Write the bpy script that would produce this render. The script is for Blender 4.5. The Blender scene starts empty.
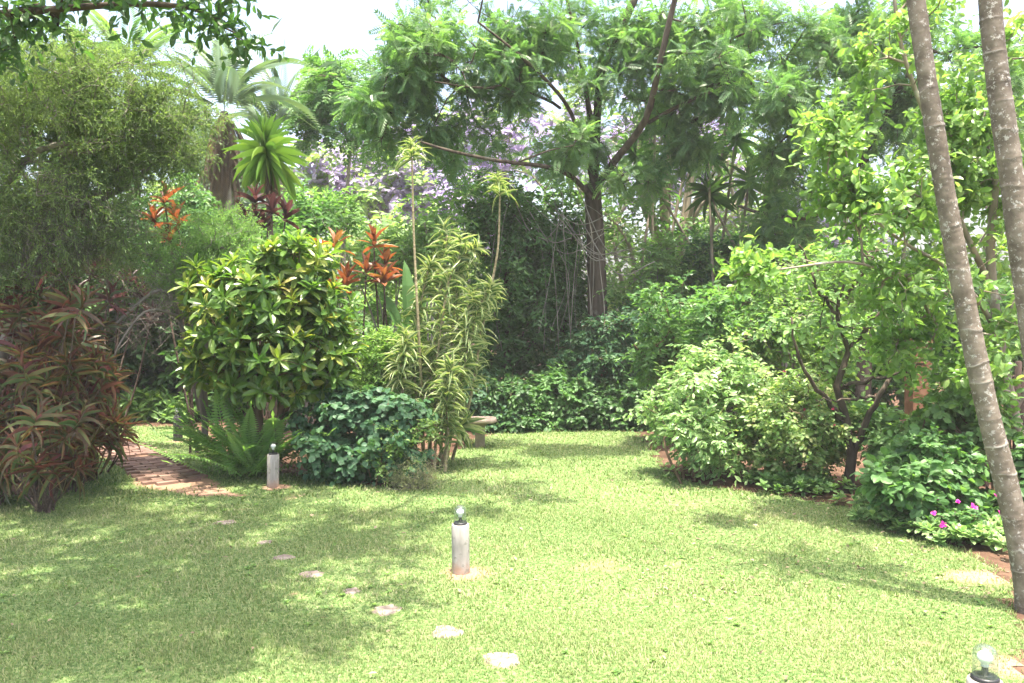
import bpy, math
import numpy as np
from mathutils import Vector

SC = bpy.context.scene
COL = SC.collection
R = np.random.default_rng(7)

# ------------------------------------------------------------------ camera, sky, sun, exposure
F = 820.0; CAMH = 1.75; HOR = 315.0
cam = bpy.data.cameras.new('camera'); camo = bpy.data.objects.new('camera', cam); COL.objects.link(camo)
camo.location = (0, 0, CAMH); camo.rotation_euler = (math.radians(90), 0, 0)
cam.sensor_width = 36.0; cam.lens = F/1024*36.0; cam.shift_y = -(341.5-HOR)/1024
cam.clip_start = 0.05; cam.clip_end = 3000
SC.camera = camo
SUN = Vector((0.06, -0.16, 1.0)).normalized()          # direction towards the sun
world = bpy.data.worlds.new('World'); SC.world = world; world.use_nodes = True
wn = world.node_tree; bg = wn.nodes['Background']
sky = wn.nodes.new('ShaderNodeTexSky'); sky.sky_type = 'NISHITA'; sky.sun_disc = False
sky.sun_elevation = math.asin(SUN.z); sky.sun_rotation = math.atan2(SUN.x, SUN.y)
sky.air_density = 1.0; sky.dust_density = 7.0; sky.ozone_density = 0.6
wn.links.new(sky.outputs[0], bg.inputs[0]); bg.inputs[1].default_value = 0.15
sl = bpy.data.lights.new('sun', 'SUN'); sl.energy = 3.8; sl.angle = math.radians(0.55); sl.color = (1.0, 0.925, 0.78)
so = bpy.data.objects.new('sun', sl); COL.objects.link(so); so.rotation_euler = (-SUN).to_track_quat('-Z', 'Y').to_euler()
so.location = (0, 0, 30)
SC.view_settings.view_transform = 'Standard'; SC.view_settings.look = 'None'
SC.view_settings.exposure = 2.15; SC.view_settings.gamma = 1.0; SC.view_settings.use_curve_mapping = False
SC.render.engine = 'CYCLES'
cy = SC.cycles
cy.max_bounces = 8; cy.diffuse_bounces = 5; cy.glossy_bounces = 2; cy.transmission_bounces = 5; cy.transparent_max_bounces = 8; cy.volume_bounces = 0
cy.use_adaptive_sampling = False; cy.caustics_reflective = False; cy.caustics_refractive = False
try:
    cy.use_denoising = True
except Exception: pass

# ------------------------------------------------------------------ pixel <-> place helpers
def X(px, Y): return (px-512)/F*Y
def Zc(py, Y): return CAMH+(HOR-py)/F*Y
def W(px, py, Y): return np.array([X(px, Y), Y, Zc(py, Y)])
def G(px, py, z=0.0):
    Y = CAMH*F/(py-HOR); return np.array([X(px, Y), Y, z])
def nrm(a): return a/np.maximum(np.linalg.norm(a, axis=-1, keepdims=True), 1e-9)
def rnd(n): return nrm(R.normal(size=(n, 3)))

# ------------------------------------------------------------------ mesh builder
class MB:
    def __init__(s): s.V = []; s.A = []; s.T = []; s.Q = []; s.n = 0
    def add(s, V, T=None, Q=None, A=None, mat=0, smooth=False):
        V = np.asarray(V, float).reshape(-1, 3)
        if A is None: A = np.zeros((len(V), 3))
        s.V.append(V); s.A.append(A)
        if T is not None and len(T): T = np.asarray(T, int).reshape(-1, 3)+s.n; s.T.append((T, mat, smooth))
        if Q is not None and len(Q): Q = np.asarray(Q, int).reshape(-1, 4)+s.n; s.Q.append((Q, mat, smooth))
        s.n += len(V)
    def inst(s, t, P, D, N, S, v=None, mat=0):
        """copies of template t at P, along D, face normal about N, scale S (n,) or (n,2)=(width,length)"""
        P = np.asarray(P); n = len(P)
        if n == 0: return
        D = nrm(D); side = nrm(np.cross(D, N)); N = np.cross(side, D)
        S = np.asarray(S, float)
        if S.ndim == 0: S = np.full(n, float(S))
        if S.ndim == 1: S = np.stack([S, S], 1)
        tv = t['v']; k = len(tv)
        V = (P[:, None, :] + side[:, None, :]*(tv[None, :, 0:1]*S[:, None, 0:1]) + D[:, None, :]*(tv[None, :, 1:2]*S[:, None, 1:2])
             + N[:, None, :]*(tv[None, :, 2:3]*S[:, None, 1:2]))
        if v is None: v = R.random(n)
        A = np.zeros((n, k, 3)); A[:, :, 0] = v[:, None]; A[:, :, 1] = t['u'][None]; A[:, :, 2] = tv[None, :, 1]
        off = (np.arange(n)*k)[:, None, None]
        T = (t['t'][None]+off).reshape(-1, 3) if len(t['t']) else None
        Q = (t['q'][None]+off).reshape(-1, 4) if len(t['q']) else None
        s.add(V.reshape(-1, 3), T, Q, A.reshape(-1, 3), mat)
    def tube(s, P, r, sides=6, mat=0, v=0.5, cap=True, smooth=True):
        P = np.asarray(P, float); r = np.broadcast_to(np.asarray(r, float), (len(P),))
        T = np.gradient(P, axis=0); T = nrm(T)
        ref = np.array([0.31, 0.95, 0.05]) if abs(T[0, 2]) > .5 else np.array([0.05, 0.1, 1.0])
        a = nrm(np.cross(T, ref)); b = np.cross(T, a)
        th = np.linspace(0, 2*math.pi, sides, endpoint=False)
        V = P[:, None]+r[:, None, None]*(np.cos(th)[None, :, None]*a[:, None]+np.sin(th)[None, :, None]*b[:, None])
        n = len(P); i = np.arange(n-1)[:, None]; j = np.arange(sides)[None]; j2 = (j+1) % sides
        Q = np.stack([i*sides+j, i*sides+j2, (i+1)*sides+j2, (i+1)*sides+j], -1).reshape(-1, 4)
        A = np.zeros((n*sides, 3)); A[:, 0] = v; A[:, 1] = np.tile(th/6.2832, n); A[:, 2] = np.repeat(np.linspace(0, 1, n), sides)
        VV = V.reshape(-1, 3); Tt = None
        if cap:
            VV = np.vstack([VV, P[-1]+T[-1]*r[-1]*.4]); A = np.vstack([A, A[-1]]); L = n*sides
            Tt = np.stack([(n-1)*sides+np.arange(sides), (n-1)*sides+(np.arange(sides)+1) % sides, np.full(sides, L)], 1)
        s.add(VV, Tt, Q, A, mat, smooth)
    def lathe(s, prof, c=(0, 0, 0), sides=24, mat=0, smooth=True):
        prof = np.asarray(prof, float); th = np.linspace(0, 2*math.pi, sides, endpoint=False)
        V = np.zeros((len(prof), sides, 3)); V[:, :, 0] = prof[:, 0:1]*np.cos(th); V[:, :, 1] = prof[:, 0:1]*np.sin(th); V[:, :, 2] = prof[:, 1:2]
        n = len(prof); i = np.arange(n-1)[:, None]; j = np.arange(sides)[None]; j2 = (j+1) % sides
        Q = np.stack([i*sides+j, i*sides+j2, (i+1)*sides+j2, (i+1)*sides+j], -1).reshape(-1, 4)
        s.add(V.reshape(-1, 3)+np.array(c), None, Q, None, mat, smooth)
    def box(s, c, h, rz=0.0, mat=0, v=0.5, taper=0.0):
        q = np.array([[-1, -1], [1, -1], [1, 1], [-1, 1]], float)
        V = np.vstack([np.c_[q*np.array(h[:2]), np.full(4, -h[2])], np.c_[q*np.array(h[:2])*(1-taper), np.full(4, h[2])]])
        ca, sa = math.cos(rz), math.sin(rz); V[:, :2] = V[:, :2] @ np.array([[ca, sa], [-sa, ca]])
        A = np.zeros((8, 3)); A[:, 0] = v
        s.add(V+np.array(c), None, [[3, 2, 1, 0], [4, 5, 6, 7], [0, 1, 5, 4], [1, 2, 6, 5], [2, 3, 7, 6], [3, 0, 4, 7]], A, mat)
    def build(s, name, mats, parent=None, org=None):
        if not isinstance(mats, (list, tuple)): mats = [mats]
        me = bpy.data.meshes.new(name)
        V = np.vstack(s.V) if s.V else np.zeros((0, 3)); A = np.vstack(s.A) if s.A else np.zeros((0, 3))
        if org is not None: V = V-np.array(org)
        me.vertices.add(len(V)); me.vertices.foreach_set('co', V.astype(np.float32).ravel())
        loops = []; tot = []; mi = []; sm = []
        for arr, k in ((s.T, 3), (s.Q, 4)):
            for f, m, smo in arr:
                loops.append(f.ravel()); tot.append(np.full(len(f), k)); mi.append(np.full(len(f), m)); sm.append(np.full(len(f), smo))
        if loops:
            L = np.concatenate(loops); tot = np.concatenate(tot); st = np.concatenate([[0], np.cumsum(tot)[:-1]])
            me.loops.add(len(L)); me.loops.foreach_set('vertex_index', L.astype(np.int32))
            me.polygons.add(len(tot)); me.polygons.foreach_set('loop_start', st.astype(np.int32))
            me.polygons.foreach_set('material_index', np.concatenate(mi).astype(np.int32))
            me.polygons.foreach_set('use_smooth', np.concatenate(sm).astype(bool))
        at = me.attributes.new('var', 'FLOAT_VECTOR', 'POINT'); at.data.foreach_set('vector', A.astype(np.float32).ravel())
        for m in mats: me.materials.append(m)
        me.update(calc_edges=True)
        o = bpy.data.objects.new(name, me); COL.objects.link(o)
        if parent is not None: o.parent = parent
        return o

def tag(o, label=None, cat=None, group=None, kind=None):
    if label: o['label'] = label
    if cat: o['category'] = cat
    if group: o['group'] = group
    if kind: o['kind'] = kind
    return o
def empty(name, loc, label, cat, group=None):
    o = bpy.data.objects.new(name, None); COL.objects.link(o); o.location = [float(a) for a in loc]; o.empty_display_size = .1
    return tag(o, label, cat, group)

# ------------------------------------------------------------------ leaf templates (x side, y along 0..1, z normal)
def T_(v, t=(), q=(), u=None):
    v = np.array(v, float)
    return dict(v=v, t=np.array(t, int).reshape(-1, 3), q=np.array(q, int).reshape(-1, 4), u=np.array(u if u is not None else np.abs(v[:, 0])*2, float))
DIA = T_([(0, 0, 0), (-.5, .45, .1), (0, 1, -.12), (.5, .45, .1)], [(0, 3, 2), (0, 2, 1)])
def blade(ys, ws, droop, fold=.12, twist=0.0):
    """folded leaf: centre line plus two edges; droop bends the tip downwards"""
    v = []; u = []; q = []; t = []
    for y, w in zip(ys, ws):
        yy = y*(1-.25*droop*y); z = -droop*y**2*.8+.15*droop*y
        c = twist*y
        v += [(-w*math.cos(c), yy, z+fold*w), (0, yy, z), (w*math.cos(c), yy, z+fold*w)]; u += [1, 0, 1]
    for i in range(len(ys)-1):
        a = i*3; b = a+3
        q += [(a, a+1, b+1, b), (a+1, a+2, b+2, b+1)]
    return T_(v, t, q, u)
OVAL = blade([0, .3, .62, .86, 1], [.05, .42, .48, .27, .01], .35)
OVALS = blade([0, .4, .75, 1], [.05, .48, .38, .01], .25)
OBOV = blade([0, .35, .65, .88, 1], [.06, .3, .5, .38, .03], .22)
STRAP = [blade([0, .25, .5, .75, 1], [.32, .5, .48, .34, .01], d, .25) for d in (.1, .45, .9)]
STIFF = [blade([0, .35, .7, 1], [.36, .5, .36, .01], d, .3) for d in (.03, .18)]
ARCH = [blade([0, .2, .4, .6, .8, 1], [.3, .5, .5, .42, .26, .01], d, .2) for d in (.7, 1.1, 1.5)]
def pinnate(np_, w, curve=.25, ang=55, leaf=.34, rise=.1, base=.12, term=True, shape=None, droop=.15):
    v = []; t = []; u = []
    def pt(s): return np.array([0, s*(1-.2*curve*s), rise*s-curve*s*s])
    def lf(p, d, L, wd):
        d = nrm(np.array(d)); n = np.array([0, 0, 1.]); sd = nrm(np.cross(d, n)); k = len(v)
        v.extend([p, p+d*L*.45+sd*wd*.5+n*.02*L, p+d*L-n*L*droop, p+d*L*.45-sd*wd*.5+n*.02*L]); u.extend([0, 1, 0, 1]); t.extend([(k, k+1, k+2), (k, k+2, k+3)])
    for s in np.linspace(base, .97, np_):
        sc = leaf*(shape(s) if shape else (1-.45*abs(s-.5)))
        for sg in (-1, 1):
            a = math.radians(ang*(1.15-.35*s)); lf(pt(s), [sg*math.sin(a), math.cos(a), -.05], sc, w)
    if term: lf(pt(.97), [0, 1, -.1], leaf*.9, w)
    k = len(v); r = .006                                    # the rachis
    for s in (0, .5, 1):
        p = pt(s); v.extend([p+[-r, 0, 0], p+[r, 0, 0]]); u.extend([0, 0])
    q = [(k, k+1, k+3, k+2), (k+2, k+3, k+5, k+4)]
    return T_(v, t, q, u)
PINN = pinnate(7, .105, leaf=.34)
PINN2 = pinnate(5, .17, leaf=.36, curve=.4)
FERN = [pinnate(26, .035, curve=c, ang=80, leaf=.13, base=.06, rise=r, shape=lambda s: min(1, (1.03-s)*2.2)*min(1, .4+s*2)) for c, r in ((.35, .2), (.75, .35), (.15, .02))]
FROND = [pinnate(30, .016, curve=c, ang=60, leaf=.24, base=.12, rise=r, droop=.25, shape=lambda s: math.sin(math.pi*min(.97, s*.8+.18))) for c, r in ((.4, .25), (.8, .5))]
TW = np.array([0, 2.0944, 4.18879])
TWIG = T_([(math.cos(a)*1.0, 0, 0) for a in TW]+[(0, 1, 0)], [(0, 1, 3), (1, 2, 3), (2, 0, 3)], u=[0]*4)
TWIG['v'][:3, 2] = np.sin(TW)*.004; TWIG['v'][:3, 0] = np.cos(TW)

# ------------------------------------------------------------------ materials
def new_mat(name):
    m = bpy.data.materials.new(name); m.use_nodes = True; nt = m.node_tree; nt.nodes.clear()
    return m, nt.nodes, nt.links
def node(ns, t, **k):
    n = ns.new(t)
    for a, b in k.items(): setattr(n, a, b)
    return n
def ramp(ns, stops):
    r = ns.new('ShaderNodeValToRGB'); e = r.color_ramp.elements
    while len(e) < len(stops): e.new(.5)
    for i, (p, c) in enumerate(stops): e[i].position = p; e[i].color = (*c[:3], 1)
    return r
def leaf_mat(name, cols, margin=None, mwidth=.55, rough=.45, spec=.45, trans=.45, tint=(1.25, 1.35, .55), tipcol=None, gain=1.75):
    # half of the light meets each of the two closures, so both get about twice the leaf's own reflectance
    cols = [tuple(min(.9, a*gain) for a in c) for c in cols]
    if margin is not None: margin = tuple(min(.9, a*(1+(gain-1)*.6)) for a in margin)
    m, ns, ls = new_mat(name)
    out = node(ns, 'ShaderNodeOutputMaterial')
    at = node(ns, 'ShaderNodeAttribute', attribute_name='var'); sp = node(ns, 'ShaderNodeSeparateXYZ'); ls.new(at.outputs['Vector'], sp.inputs[0])
    n = len(cols); rp = ramp(ns, [(i/(max(n-1, 1)), c) for i, c in enumerate(cols)])
    ls.new(sp.outputs[0], rp.inputs[0]); col = rp.outputs[0]
    if margin is not None:
        rm = ramp(ns, [(mwidth-.08, (0, 0, 0)), (mwidth+.08, (1, 1, 1))]); ls.new(sp.outputs[1], rm.inputs[0])
        mx = node(ns, 'ShaderNodeMixRGB'); ls.new(rm.outputs[0], mx.inputs[0]); ls.new(col, mx.inputs[1]); mx.inputs[2].default_value = (*margin, 1); col = mx.outputs[0]
    if tipcol is not None:
        rm = ramp(ns, [(.72, (0, 0, 0)), (1, (1, 1, 1))]); ls.new(sp.outputs[2], rm.inputs[0])
        mx = node(ns, 'ShaderNodeMixRGB'); ls.new(rm.outputs[0], mx.inputs[0]); ls.new(col, mx.inputs[1]); mx.inputs[2].default_value = (*tipcol, 1); col = mx.outputs[0]
    pb = node(ns, 'ShaderNodeBsdfPrincipled'); ls.new(col, pb.inputs['Base Color']); pb.inputs['Roughness'].default_value = rough
    pb.inputs['Specular IOR Level'].default_value = spec
    tr = node(ns, 'ShaderNodeBsdfTranslucent')
    mt = node(ns, 'ShaderNodeMixRGB', blend_type='MULTIPLY'); mt.inputs[0].default_value = 1; ls.new(col, mt.inputs[1]); mt.inputs[2].default_value = (*tint, 1)
    ls.new(mt.outputs[0], tr.inputs[0])
    mix = node(ns, 'ShaderNodeMixShader'); mix.inputs[0].default_value = trans; ls.new(pb.outputs[0], mix.inputs[1]); ls.new(tr.outputs[0], mix.inputs[2])
    ls.new(mix.outputs[0], out.inputs[0])
    return m
def bark_mat(name, c1, c2, scale=14, stretch=.25, rough=.9, bump=.4, lichen=None, lich_scale=6, lich_at=.62):
    m, ns, ls = new_mat(name); out = node(ns, 'ShaderNodeOutputMaterial')
    tc = node(ns, 'ShaderNodeTexCoord'); mp = node(ns, 'ShaderNodeMapping'); mp.inputs['Scale'].default_value = (1, 1, stretch); ls.new(tc.outputs['Object'], mp.inputs[0])
    nz = node(ns, 'ShaderNodeTexNoise'); nz.inputs['Scale'].default_value = scale; nz.inputs['Detail'].default_value = 5; ls.new(mp.outputs[0], nz.inputs['Vector'])
    rp = ramp(ns, [(.32, c1), (.68, c2)]); ls.new(nz.outputs[0], rp.inputs[0]); col = rp.outputs[0]
    if lichen is not None:
        n2 = node(ns, 'ShaderNodeTexNoise'); n2.inputs['Scale'].default_value = lich_scale; n2.inputs['Detail'].default_value = 6; n2.inputs['Roughness'].default_value = .7; ls.new(tc.outputs['Object'], n2.inputs['Vector'])
        r2 = ramp(ns, [(lich_at-.03, (0, 0, 0)), (lich_at+.04, (1, 1, 1))]); ls.new(n2.outputs[0], r2.inputs[0])
        mx = node(ns, 'ShaderNodeMixRGB'); ls.new(r2.outputs[0], mx.inputs[0]); ls.new(col, mx.inputs[1]); mx.inputs[2].default_value = (*lichen, 1); col = mx.outputs[0]
    pb = node(ns, 'ShaderNodeBsdfPrincipled'); ls.new(col, pb.inputs['Base Color']); pb.inputs['Roughness'].default_value = rough; pb.inputs['Specular IOR Level'].default_value = .2
    bp = node(ns, 'ShaderNodeBump'); bp.inputs['Strength'].default_value = bump; bp.inputs['Distance'].default_value = .02; ls.new(nz.outputs[0], bp.inputs['Height']); ls.new(bp.outputs[0], pb.inputs['Normal'])
    ls.new(pb.outputs[0], out.inputs[0]); return m
def plain_mat(name, c, rough=.5, spec=.3, c2=None, scale=20, bump=0.0):
    m, ns, ls = new_mat(name); out = node(ns, 'ShaderNodeOutputMaterial'); pb = node(ns, 'ShaderNodeBsdfPrincipled')
    pb.inputs['Roughness'].default_value = rough; pb.inputs['Specular IOR Level'].default_value = spec; pb.inputs['Base Color'].default_value = (*c, 1)
    if c2 is not None:
        tc = node(ns, 'ShaderNodeTexCoord'); nz = node(ns, 'ShaderNodeTexNoise'); nz.inputs['Scale'].default_value = scale; nz.inputs['Detail'].default_value = 6; ls.new(tc.outputs['Object'], nz.inputs['Vector'])
        rp = ramp(ns, [(.35, c), (.65, c2)]); ls.new(nz.outputs[0], rp.inputs[0]); ls.new(rp.outputs[0], pb.inputs['Base Color'])
        if bump:
            bp = node(ns, 'ShaderNodeBump'); bp.inputs['Strength'].default_value = bump; bp.inputs['Distance'].default_value = .01; ls.new(nz.outputs[0], bp.inputs['Height']); ls.new(bp.outputs[0], pb.inputs['Normal'])
    ls.new(pb.outputs[0], out.inputs[0]); return m

M = {}
M['bark_dark'] = bark_mat('bark_dark', (.045, .035, .027), (.12, .095, .075), 12, lichen=(.16, .15, .12), lich_scale=3)
M['bark_grey'] = bark_mat('bark_grey', (.17, .14, .11), (.34, .29, .23), 10, lichen=(.4, .38, .32), lich_scale=4)
M['bark_pale'] = bark_mat('bark_pale', (.24, .2, .15), (.42, .37, .29), 8)
M['twig_grey'] = bark_mat('twig_grey', (.13, .12, .1), (.28, .26, .23), 10)
M['twig_brown'] = bark_mat('twig_brown', (.08, .055, .035), (.18, .13, .085), 10)
M['twig_dim'] = bark_mat('twig_dim', (.07, .062, .052), (.15, .135, .12), 10)
M['cane'] = bark_mat('cane', (.2, .17, .1), (.36, .31, .2), 14, 3)
M['cane_dark'] = bark_mat('cane_dark', (.06, .045, .035), (.13, .1, .08), 14, 3)
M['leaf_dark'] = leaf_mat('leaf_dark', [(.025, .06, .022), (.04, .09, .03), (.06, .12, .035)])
M['leaf_main'] = leaf_mat('leaf_main', [(.045, .1, .05), (.075, .145, .06), (.125, .2, .075)], trans=.58, rough=.38, spec=.6)
M['leaf_mid'] = leaf_mat('leaf_mid', [(.035, .085, .03), (.065, .135, .045), (.105, .185, .065)], trans=.5)
M['leaf_lime'] = leaf_mat('leaf_lime', [(.06, .12, .035), (.11, .2, .055), (.19, .27, .085)], trans=.55, rough=.36, spec=.5, tint=(1.2, 1.25, .6), gain=1.6)
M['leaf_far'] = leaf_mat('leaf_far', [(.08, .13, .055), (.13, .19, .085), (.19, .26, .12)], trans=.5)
M['leaf_fine'] = leaf_mat('leaf_fine', [(.065, .1, .05), (.1, .15, .065), (.15, .2, .085)], trans=.5, rough=.55, gain=1.7)
M['leaf_soft'] = leaf_mat('leaf_soft', [(.06, .12, .045), (.1, .175, .065), (.15, .23, .09)], trans=.5, rough=.6)
M['leaf_croton'] = leaf_mat('leaf_croton', [(.03, .075, .02), (.055, .115, .025), (.09, .16, .03), (.15, .2, .04), (.24, .2, .045)], rough=.33, spec=.5, trans=.45, gain=1.4)
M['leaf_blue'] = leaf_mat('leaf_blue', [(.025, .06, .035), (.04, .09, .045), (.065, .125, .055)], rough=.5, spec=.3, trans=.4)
M['leaf_pale'] = leaf_mat('leaf_pale', [(.06, .13, .045), (.11, .19, .07), (.2, .27, .12)], margin=(.26, .34, .16), mwidth=.78, rough=.36, spec=.6, trans=.48, tint=(1.15, 1.25, .7))
M['leaf_rose'] = leaf_mat('leaf_rose', [(.08, .15, .055), (.14, .22, .08), (.22, .27, .12), (.24, .22, .12)], rough=.4, trans=.45)
M['leaf_var'] = leaf_mat('leaf_var', [(.06, .115, .04), (.085, .155, .055), (.12, .19, .065)], margin=(.33, .36, .2), gain=1.35, mwidth=.5, rough=.4, trans=.4)
M['leaf_red'] = leaf_mat('leaf_red', [(.055, .024, .026), (.105, .034, .036), (.055, .075, .03), (.05, .095, .033), (.085, .035, .033), (.11, .14, .055), (.16, .06, .045)], margin=(.17, .06, .05), mwidth=.9, rough=.4, trans=.4, tint=(1.2, 1.05, .6), gain=1.6)
M['leaf_orange'] = leaf_mat('leaf_orange', [(.06, .035, .025), (.15, .06, .035), (.23, .1, .045), (.11, .13, .045)], rough=.4, trans=.4, tint=(1.3, .9, .5), gain=1.3)
M['leaf_purple'] = leaf_mat('leaf_purple', [(.03, .018, .02), (.055, .028, .03), (.085, .04, .04)], rough=.35, spec=.5, trans=.35, tint=(1.2, .9, .8), gain=1.3)
M['leaf_yucca'] = leaf_mat('leaf_yucca', [(.06, .13, .04), (.12, .22, .05), (.22, .31, .08)], rough=.35, spec=.5, trans=.4, gain=1.35)
M['leaf_fern'] = leaf_mat('leaf_fern', [(.07, .14, .045), (.1, .19, .06), (.16, .26, .09)], trans=.5)
M['leaf_palm'] = leaf_mat('leaf_palm', [(.06, .1, .07), (.1, .15, .1), (.15, .2, .14)], rough=.4, spec=.6, trans=.35)
M['leaf_dry'] = leaf_mat('leaf_dry', [(.16, .12, .08), (.26, .2, .13), (.36, .29, .2)], rough=.7, trans=.3, tint=(1.1, 1, .8), gain=1.0)
M['jacaranda'] = leaf_mat('jacaranda', [(.4, .33, .52), (.5, .43, .62), (.6, .55, .7)], rough=.6, trans=.5, tint=(1.05, 1, 1.1), gain=1.0)
M['magenta'] = leaf_mat('magenta', [(.3, .01, .16), (.4, .03, .25)], trans=.4, tint=(1.1, 1, 1.1))
M['pinkrose'] = leaf_mat('pinkrose', [(.3, .03, .06), (.38, .08, .12)], trans=.4, tint=(1.1, 1, 1))
M['yflower'] = leaf_mat('yflower', [(.7, .62, .3), (.8, .75, .5)], trans=.4, tint=(1.1, 1, .8))

# ------------------------------------------------------------------ plant makers
def curve(pts, n=14):
    """smooth polyline through the given points (Catmull-Rom)"""
    P = np.array(pts, float)
    if len(P) == 2: return P[0]+(P[1]-P[0])*np.linspace(0, 1, n)[:, None]
    Q = np.vstack([2*P[0]-P[1], P, 2*P[-1]-P[-2]]); out = []
    seg = len(P)-1; per = max(2, n//seg)
    for i in range(seg):
        p0, p1, p2, p3 = Q[i:i+4]
        for t in np.linspace(0, 1, per, endpoint=False):
            out.append(.5*((2*p1)+(-p0+p2)*t+(2*p0-5*p1+4*p2-p3)*t*t+(-p0+3*p1-3*p2+p3)*t**3))
    out.append(P[-1]); return np.array(out)
def grow(mb, trunks, targets, rmin=.006, rexp=.5, bend=.14, alpha=.3, step=.4, sides=6, mat=0, skip=0.25, rcap=1.0):
    """limbs from the trunk polylines (points, radii) out to the targets, thicker where they carry more"""
    nodes = []; par = []; rad = []; plen = []; fixed = []
    for P, r in trunks:
        b = len(nodes)
        for i, p in enumerate(P):
            nodes.append(p); par.append(-1 if i == 0 else b+i-1); rad.append(r[i]); fixed.append(True)
            plen.append(0 if i == 0 else plen[-1]+np.linalg.norm(P[i]-P[i-1]))
    N0 = len(nodes); first = np.array([i for i in range(N0)])
    ok = np.ones(N0, bool); b = 0
    for P, r in trunks:
        ok[b:b+int(len(P)*skip)] = False; b += len(P)
    nodes = list(nodes); base = np.array(nodes)
    d0 = np.min(np.linalg.norm(targets[:, None]-base[None][:, ok], axis=2), axis=1)
    arr = np.zeros((N0+len(targets)*14, 3)); arr[:N0] = base; okf = np.zeros(len(arr), bool); okf[:N0] = ok
    pl = np.zeros(len(arr)); pl[:N0] = plen; n = N0; chains = []
    par = list(par)
    for ti in np.argsort(d0):
        t = targets[ti]
        c = np.linalg.norm(arr[:n]-t, axis=1)+alpha*pl[:n]; c[~okf[:n]] = 1e9
        j = int(np.argmin(c)); p = arr[j]; d = t-p; dist = np.linalg.norm(d)
        k = int(np.clip(dist/step, 2, 10)); bv = rnd(1)[0]*dist*bend+np.array([0, 0, dist*.06])
        ch = [j]
        prev = j
        for i in range(1, k+1):
            s = i/k; q = p+d*s+bv*math.sin(math.pi*s)+(R.normal(size=3)*dist*.018 if i < k else 0)
            arr[n] = q; okf[n] = True; pl[n] = pl[prev]+dist/k; par.append(prev); ch.append(n); prev = n; n += 1
        chains.append(ch)
    cnt = np.zeros(n)
    for ch in chains: cnt[ch[-1]] += 1
    for i in range(n-1, N0-1, -1): cnt[par[i]] += cnt[i]
    for ch in chains:
        j = ch[0]; r = np.maximum(rmin*np.maximum(cnt[ch[1:]], 1)**rexp, rmin)
        r0 = r[0]*1.1
        if j < N0: r = np.minimum(r, max(rad[j]*.8*rcap, rmin)); r0 = min(r0, rad[j]*.95)
        P = arr[ch]; rr = np.concatenate([[r0], r]); rr[-1] *= .6
        mb.tube(P, rr, sides if rr[1] > .02 else 4, mat, cap=False)
def waves(P, f):
    o = np.zeros(len(P))
    for k in range(6): o += np.sin(P@(nrm(R.normal(size=3))*f*(.7+.25*k))+R.random()*6.28)
    return o/2.2
def lobe(px, py, Y, rx, ry, rd, n, fill=.55, low=-1.0, bump=.28):
    c = W(px, py, Y); rr = np.array([rx*Y/F, rd, ry*Y/F])
    d = rnd(n*3); d = d[d[:, 2] > low][:n]
    r = (fill+(1-fill)*R.random(len(d)))*(1+bump*waves(d, 3.2))*np.where(R.random(len(d)) < .07, 1.22, 1.0)
    return c+d*r[:, None]*rr, nrm(d/rr)
def lobes(ls, fill=.55, low=-1.0, gate=None, bump=.28):
    a = [lobe(*l, fill=fill, low=low, bump=bump) for l in ls]
    T = np.vstack([x[0] for x in a]); O = np.vstack([x[1] for x in a])
    if gate: k = waves(T, gate[0]) > gate[1]; T = T[k]; O = O[k]
    return T, O
def sprays(fm, wm, B, O, ntw=5, L=.3, nl=9, w=.03, l=.08, t=DIA, spread=.8, up=.1, droop=.25, ang=55, spiral=False, fmat=0, wmat=0, twr=.003, vclump=.35, face=.5, jit=.25):
    """leafy twigs at every base point: ntw twigs of length L with nl leaves each"""
    n = len(B)*ntw; b = np.repeat(B, ntw, 0); o = np.repeat(O, ntw, 0)
    d = nrm(o*(1-spread)+rnd(n)*spread+np.array([0, 0, up])); LL = L*(.6+.7*R.random(n))
    if wm is not None: wm.inst(TWIG, b, d+np.array([0, 0, -droop*.5]), rnd(n), np.stack([np.full(n, twr), LL*.95], 1), mat=wmat)
    cv = np.repeat(R.random(len(B)), ntw)
    s = (np.arange(nl)+.6)/nl
    P = b[:, None]+d[:, None]*(LL[:, None]*s)[..., None]; P[..., 2] -= droop*LL[:, None]*s**2
    tan = d[:, None]+np.array([0, 0, -1])*(2*droop*s)[None, :, None]; tan = nrm(tan)
    upv = np.broadcast_to(np.array([0, 0, 1.]), tan.shape)
    side = nrm(np.cross(tan, upv)+1e-6)
    if spiral:
        a = (np.arange(nl)*2.4)[None, :, None]; up2 = np.cross(side, tan); side = side*np.cos(a)+up2*np.sin(a)
    else: side = side*np.where(np.arange(nl) % 2, 1, -1)[None, :, None]
    a = math.radians(ang)
    D = tan*math.cos(a)+side*math.sin(a)+R.normal(size=tan.shape)*jit; D[..., 2] -= droop*.3
    Nn = upv*face+np.broadcast_to(o[:, None], tan.shape)*(1-face)+R.normal(size=tan.shape)*.35
    sc = .65+.6*R.random((n, nl)); S = np.stack([w*sc, l*sc], -1)
    v = np.clip(cv[:, None]*vclump+R.random((n, nl))*(1-vclump), 0, 1)
    fm.inst(t, P.reshape(-1, 3), D.reshape(-1, 3), Nn.reshape(-1, 3), S.reshape(-1, 2), v.ravel(), fmat)
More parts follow.
